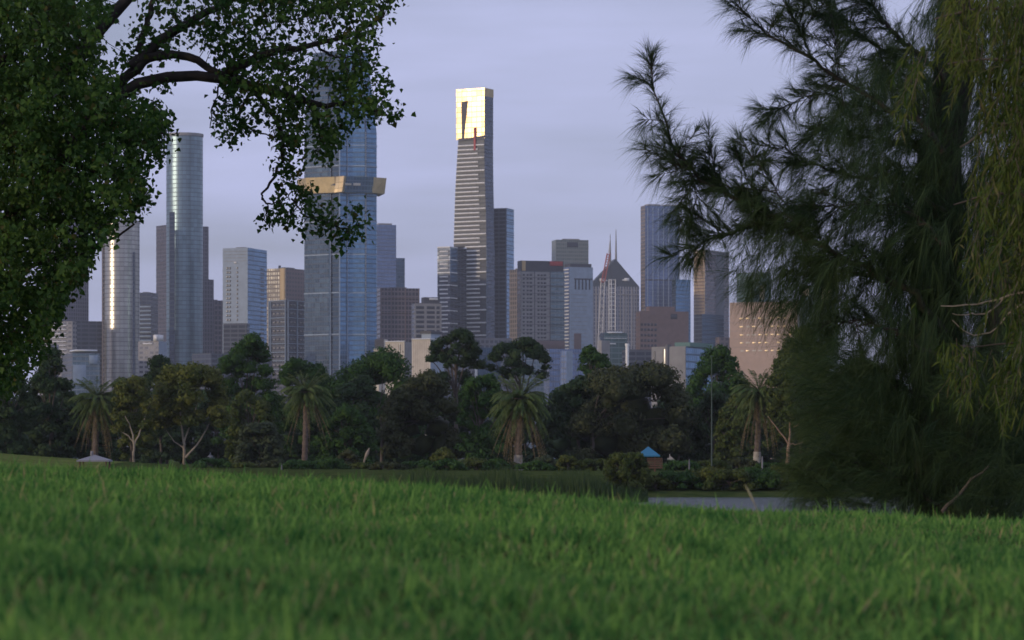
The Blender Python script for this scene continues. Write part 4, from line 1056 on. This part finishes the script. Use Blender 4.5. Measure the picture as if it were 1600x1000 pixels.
# ------------------------------------------------------------------ she-oak with drooping needles
SY = 27.0
bx, by = P(1475, 0, SY + .6)[0], SY + .6
bz = float(height(bx, by)); so = empty('she_oak_tree', (bx, by, bz), 'dark drooping needle-leaved tree at the water edge', 'tree'); o = np.array((bx, by, bz))
t = Tubes(); t.add(smooth_line([(bx, by, bz - .3), (bx + .05, by, 2.6), (bx - .1, by + .1, 4.6), (bx + .15, by, 7), (bx + .1, by, 10)], 16, .03), np.linspace(.3, .1, 16), 12)
obj('trunk', t.mesh('trunk', M['bark'], o), so)
t = Tubes(); t.add(smooth_line([(bx + .1, by - .1, bz), P(1500, 690, SY), P(1545, 560, SY), P(1580, 380, SY), P(1600, 200, SY)], 12, .03), np.linspace(.16, .06, 12), 10)
obj('trunk', t.mesh('trunk', M['bark'], o), so)
NB = []      # (polyline, needle zone start fraction, droop)
def bough(pts, r0, r1, dy=0.0, f0=.0, root=None):
    w_ = [P(a, c, SY + dy) for (a, c) in pts]
    ln = smooth_line(w_, 26, .016); t = Tubes(); t.add(ln, np.linspace(r0 * .62, r1 * .6, 26), 7); obj('bough', t.mesh('bough', M['bark'], o), so); NB.append((ln, f0))
bough([(1475, 520), (1420, 445), (1330, 410), (1270, 375), (1200, 335), (1130, 300), (1085, 270), (1050, 235), (1032, 175), (1020, 125), (1014, 85)], .06, .006, 0, .15)
bough([(1090, 275), (1062, 262), (1036, 246), (1008, 232)], .011, .004, 0)
bough([(1475, 240), (1440, 190), (1385, 170), (1330, 130), (1270, 95), (1230, 75), (1190, 45), (1155, 12), (1138, -8)], .05, .006, -.2)
bough([(1480, 130), (1410, 62), (1370, 25), (1340, -15), (1300, -50)], .05, .01, .3)
bough([(1330, 133), (1280, 142), (1238, 163), (1208, 174)], .014, .004, -.2)
bough([(1478, 330), (1400, 288), (1320, 270), (1270, 258), (1220, 235), (1175, 222)], .035, .006, .3)
bough([(1478, 380), (1400, 320), (1300, 322), (1235, 318)], .03, .006, -.4)
bough([(1250, 352), (1180, 352), (1120, 372), (1070, 390), (1046, 398)], .018, .004, .1)
bough([(1476, 470), (1420, 428), (1340, 430), (1280, 430), (1235, 425)], .04, .008, .5)
bough([(1478, 160), (1420, 100), (1350, 60), (1280, 20), (1220, -20)], .04, .008, .7)
bough([(1130, 300), (1110, 262), (1100, 238)], .01, .003, .1)
bough([(1200, 335), (1165, 275), (1150, 240)], .012, .003, .15)
bough([(1240, 355), (1215, 300), (1180, 245)], .012, .003, -.15)
bough([(1080, 268), (1085, 320), (1070, 350)], .008, .003, .1)
bough([(1270, 95), (1255, 60), (1230, 15)], .012, .003, -.1)
bough([(1300, 110), (1310, 60), (1290, 10)], .012, .003, 0)
bough([(1476, 280), (1430, 230), (1370, 215), (1310, 205), (1265, 200)], .03, .006, .5)
bough([(1476, 560), (1400, 520), (1340, 500), (1290, 510)], .035, .008, -.5)
bough([(1480, 640), (1400, 600), (1330, 610), (1270, 650)], .03, .008, .2)
bough([(1480, 800), (1400, 740), (1330, 720), (1265, 745)], .03, .008, -.3)
NP, ND, NL, NR = [], [], [], []
def tuft(base, d, L, cnt, spread, l0, l1, dr):
    f = rng.random(cnt) ** .8
    NP.append(base + d * (L * f)[:, None]); ND.append(unit(d + rng.normal(0, spread, (cnt, 3)))); NL.append(rng.uniform(l0, l1, cnt)); NR.append(np.full(cnt, dr) * rng.uniform(.3, 1.6, cnt))
tw = Tubes()
for ln, f0 in list(NB):          # side shoots off every bough
    seg = np.linalg.norm(np.diff(ln, axis=0), axis=1).sum(); T = unit(np.gradient(ln, axis=0))
    for q in range(int(seg * 5)):
        i = int(rng.uniform(f0 * 25, 24)); d = unit(T[i] * .9 + rng.normal(0, .55, 3) * [1, .9, 1] + np.array((0, 0, .1)))
        L = min(rng.uniform(.25, .6) * (1.1 - .75 * i / 25), .4 * seg); tt = np.linspace(0, 1, 26)[:, None]
        sl = ln[i] + d * L * tt + np.array((0, 0, 1.)) * L * rng.uniform(-.3, .22) * tt ** 2
        tw.add(sl[::5], np.linspace(.006, .002, 6), 4); NB.append((sl, .1))
for ln, f0 in NB:
    seg = np.linalg.norm(np.diff(ln, axis=0), axis=1).sum()
    T = unit(np.gradient(ln, axis=0)); m = int(seg / .03) + 3
    for q in range(m):
        f = f0 + (1 - f0) * (q + rng.random()) / m; i = min(25, int(f * 25.99))
        pos = ln[min(i, 24)] + (ln[min(i + 1, 25)] - ln[min(i, 24)]) * ((f * 25.99) % 1)
        d = unit(T[i] * rng.uniform(.5, 1.2) + rng.normal(0, .55, 3) + np.array((0, 0, .12)))
        L = rng.uniform(.05, .2) * (1.15 - .5 * f)
        tw.add([pos, pos + d * L * .5 + [0, 0, .005], pos + d * L], [.004, .003, .0015], 3)
        tuft(pos, d, L, int(rng.uniform(20, 36)), .26, .1, .24, .4)
    tuft(ln[-1], T[-1], .05, 26, .22, .1, .2, .05)
tag(obj('twigs', tw.mesh('twigs', M['bark'], o), so), kind='stuff')
# hanging curtains filling the body of the crown
def curtain(poly, n, thick, dy, l0, l1, base, spread, cnt):
    p = sample_poly(poly, n); Yd = SY + dy + rng.normal(0, thick, n)
    C = np.stack(((p[:, 0] - 800) / F * Yd, Yd, ZC + (HOR - p[:, 1]) / F * Yd), 1)
    for c in C:
        d = unit(np.array(base) + rng.normal(0, .35, 3)); tuft(c, d, rng.uniform(.05, .25), cnt, spread, l0, l1, .5)
curtain([(1440, -60), (1640, -60), (1640, 420), (1500, 400), (1470, 200)], 520, .5, 1.0, .15, .3, (-.2, 0, -.8), .35, 20)
curtain([(1165, 335), (1250, 240), (1340, 110), (1440, 60), (1490, 200), (1490, 430), (1300, 425)], 760, .6, .3, .12, .24, (-.7, 0, -.25), .35, 20)
curtain([(1290, 150), (1480, -60), (1640, -60), (1640, 800), (1420, 800), (1330, 560), (1240, 480), (1225, 440), (1250, 400), (1300, 380), (1350, 330), (1330, 260)], 1700, .9, .5, .15, .34, (-.25, 0, -.8), .3, 22)
curtain([(1400, 260), (1640, 200), (1640, 810), (1470, 800), (1400, 700), (1370, 560), (1380, 400)], 1300, .8, .9, .2, .4, (-.1, 0, -1), .25, 22)
curtain([(1180, 345), (1260, 320), (1330, 400), (1330, 470), (1245, 485), (1185, 462), (1148, 425), (1150, 385)], 330, .5, .3, .12, .26, (-.4, 0, -.6), .35, 20)
curtain([(1255, 545), (1330, 520), (1420, 600), (1440, 825), (1330, 825), (1275, 800), (1248, 745), (1275, 690), (1268, 620)], 700, .5, -.2, .16, .34, (-.7, 0, .25), .35, 20)
curtain([(1480, 560), (1640, 540), (1640, 800), (1500, 800), (1470, 700)], 420, .4, -.7, .16, .34, (-.6, 0, .2), .4, 20)
NP, ND, NL, NR = np.concatenate(NP), np.concatenate(ND), np.concatenate(NL), np.concatenate(NR)
V, Fc = strips(NP, ND, NL, rng.uniform(.0017, .0033, len(NP)), NR)
obj('crown', np_mesh('crown', V - o, Fc, [M['needle']]), so)
t = Tubes(); t.add(smooth_line([P(1472, 800, SY - 1), P(1500, 772, SY - 1), P(1528, 745, SY - 1), P(1545, 728, SY - 1)], 10, .01), np.linspace(.02, .009, 10), 6)
dead = obj('dead_branch', t.mesh('dead_branch', M['bark_far'], o), so)

# ------------------------------------------------------------------ long-leaved tree at the frame's edge
WY = 21.0
bx, by = P(1740, 0, WY)[0], WY
bz = float(height(bx, by)); wt = empty('willow_tree', (bx, by, bz), 'yellow green tree with long hanging leaves in front of the needle tree', 'tree'); o = np.array((bx, by, bz))
t = Tubes(); t.add(smooth_line([(bx, by, bz - .3), (bx - .05, by, 3), (bx + .1, by, 5), (bx, by, 8)], 12, .02), np.linspace(.26, .12, 12), 12); obj('trunk', t.mesh('trunk', M['bark'], o), wt)
def wl_(pts, r0, r1, dy=0, mat='bark_far'):
    ln = smooth_line([P(a, c, WY + dy) for (a, c) in pts], 16, .004); t = Tubes(); t.add(ln, np.linspace(r0, r1, 16), 6); obj('limb', t.mesh('limb', M[mat], o), wt)
wl_([(1740, 430), (1660, 440), (1600, 456), (1570, 466), (1530, 474), (1495, 480), (1470, 478)], .014, .003, 0, 'bark_pale')
wl_([(1570, 466), (1545, 490), (1515, 492), (1488, 490)], .006, .002, 0, 'bark_pale')
wl_([(1660, 440), (1600, 470), (1572, 492), (1560, 515), (1530, 528), (1505, 520), (1488, 500)], .009, .002, .1, 'bark_pale')
wl_([(1740, 500), (1640, 520), (1560, 540), (1500, 540)], .012, .003, -.1)
wl_([(1740, 250), (1640, 200), (1560, 190), (1500, 230)], .03, .005, .3)
wl_([(1740, 60), (1640, 20), (1540, 10), (1460, 30)], .03, .005)
wl_([(1740, 350), (1640, 310), (1560, 300), (1490, 320)], .025, .004, .2)
wl_([(1740, 150), (1640, 110), (1560, 90), (1480, 100)], .025, .004, -.2)
W1 = [(1462, -60), (1800, -60), (1800, 600), (1600, 590), (1575, 540), (1550, 480), (1540, 440), (1510, 400), (1492, 375), (1505, 350), (1480, 320), (1486, 292), (1512, 262), (1502, 236), (1532, 214), (1520, 186), (1505, 150), (1510, 112), (1480, 96), (1455, 100), (1462, 66), (1448, 22)]
p = np.concatenate((np.array([(a + 22 * (a < 1590), c) for (a, c) in sample_poly(W1, 1150)]), sample_poly([(1478, 520), (1600, 540), (1640, 620), (1540, 600), (1490, 560)], 30), sample_poly([(1395, 60), (1460, 60), (1450, 130), (1410, 120)], 16), np.array([(1470, 538), (1476, 552), (1470, 560), (1480, 545), (1484, 552), (1490, 560), (1475, 530), (1472, 545), (1478, 560), (1485, 535), (1432, 470), (1500, 495), (1512, 515)])))
Yd = WY + rng.normal(0, .55, len(p)); C = np.stack(((p[:, 0] - 800) / F * Yd, Yd, ZC + (HOR - p[:, 1]) / F * Yd), 1)
tw = Tubes(); LP, LD = [], []
for i, c in enumerate(C):
    L = rng.uniform(.15, .4) if i < 1190 else .05; d = unit(np.array((rng.normal(-.15, .25), rng.normal(0, .25), -1.0)))
    if i < 1190: tw.add([c, c + d * L * .5 + [.01, 0, 0], c + d * L], [.003, .002, .001], 3)
    m = int(L * 48) + 3; f = rng.random(m)
    LP.append(c + d * (L * f)[:, None]); LD.append(unit(d * .8 + rng.normal(0, .42, (m, 3))))
LP, LD = np.concatenate(LP), np.concatenate(LD); n = len(LP)
V, Fc = strips(LP, LD, rng.uniform(.05, .105, n), rng.uniform(.008, .015, n), .25)
mid = V.reshape(n, 6, 3); cc = (mid[:, 2] + mid[:, 3]) / 2; mid[:, 2] = cc + (mid[:, 2] - cc) * 1.25; mid[:, 3] = cc + (mid[:, 3] - cc) * 1.25
b0 = (mid[:, 0] + mid[:, 1]) / 2; mid[:, 0] = b0 + (mid[:, 0] - b0) * .25; mid[:, 1] = b0 + (mid[:, 1] - b0) * .25
obj('crown', np_mesh('crown', mid.reshape(-1, 3) - o, Fc, [M['gum_leaf']]), wt); tag(obj('twigs', tw.mesh('twigs', M['bark_far'], o), wt), kind='stuff')

# ------------------------------------------------------------------ grass in front
NG = 155000
yy = []
u = rng.random(NG * 2)
Ymin, Ymax, Yk = 3.2, 21.0, 9.0
a1 = (Yk ** 2 - Ymin ** 2) / 2; a2 = Yk * (Ymax - Yk)
near = rng.random(NG) < a1 / (a1 + a2)
gy = np.where(near, np.sqrt(Ymin ** 2 + rng.random(NG) * (Yk ** 2 - Ymin ** 2)), Yk + rng.random(NG) * (Ymax - Yk))
gx = rng.uniform(-1, 1, NG) * (.185 * gy + .7)
clump = .5 + .5 * np.sin(gx * 5.3 + 2 * np.sin(gy * 2.1)) * np.cos(gy * 3.7 + np.sin(gx * 3.1))
worn = np.sin(gx * 2.3 + 1.7 * np.sin(gy * 1.1 + 2)) * np.sin(gy * 2.7 + 1.2 * np.sin(gx * 1.6)) + .35 * np.sin(gx * 9 + gy * 5)
keep = rng.random(NG) > np.clip((worn - .45) * 1.2, 0, .4)
gx, gy, clump, worn = gx[keep], gy[keep], clump[keep], worn[keep]; NG = len(gx)
P0 = np.stack((gx, gy, height(gx, gy) - .005), 1)
clump2 = .5 + .5 * np.sin(gx * 1.9 + 1.3 * np.sin(gy * .9)) * np.sin(gy * 1.3 + gx * .7)
Lb = rng.uniform(.026, .066, NG) * (.6 + .5 * clump + .5 * clump2) * np.where(worn > .45, .88, 1) * np.where(rng.random(NG) < .06, 1.7, 1)
Dr = np.stack((rng.normal(.05, .38, NG), rng.normal(0, .38, NG), np.ones(NG)), 1)
V, Fc = strips(P0, Dr, Lb, rng.uniform(.004, .010, NG), rng.uniform(0, .35, NG))
tag(obj('grass', np_mesh('grass', V, Fc, [M['grass']])), 'lush green grass blades covering the near slope', 'grass', kind='stuff')
M['straw'] = plain('straw', (0.34, 0.30, 0.17), .8)
p0 = P(1195, 832, 12); p0[2] = float(height(p0[0], p0[1])); t = Tubes()
ln = smooth_line([p0, P(1184, 800, 12), P(1174, 775, 12), P(1164, 757, 12)], 12); t.add(ln, np.r_[np.full(8, .0016), .0035, .0042, .003, .001], 6)
tag(obj('grass_stalk', t.mesh('grass_stalk', M['straw'], p0), None, p0), 'single dry straw-coloured seed stalk rising above the green grass', 'grass stalk')

# ------------------------------------------------------------------ evening air
hv = [(x, y, z) for x in (-2600, 2600) for y in (-600, 7100) for z in (-2.0, 345)]
hz = obj('haze', np_mesh('haze', hv, [(0, 1, 3, 2), (4, 6, 7, 5), (0, 4, 5, 1), (2, 3, 7, 6), (0, 2, 6, 4), (1, 5, 7, 3)]))
tag(hz, 'thin blue evening haze over park and city', 'haze', kind='stuff')
hm = bpy.data.materials.new('evening_haze'); hm.use_nodes = True; hn = hm.node_tree.nodes; hn.clear()
ho = hn.new('ShaderNodeOutputMaterial'); pv = hn.new('ShaderNodeVolumePrincipled')
pv.inputs['Color'].default_value = (0.86, 0.9, 1.0, 1); pv.inputs['Density'].default_value = 0.000062; pv.inputs['Anisotropy'].default_value = 0.0
hm.node_tree.links.new(pv.outputs['Volume'], ho.inputs['Volume']); hz.data.materials.append(hm)
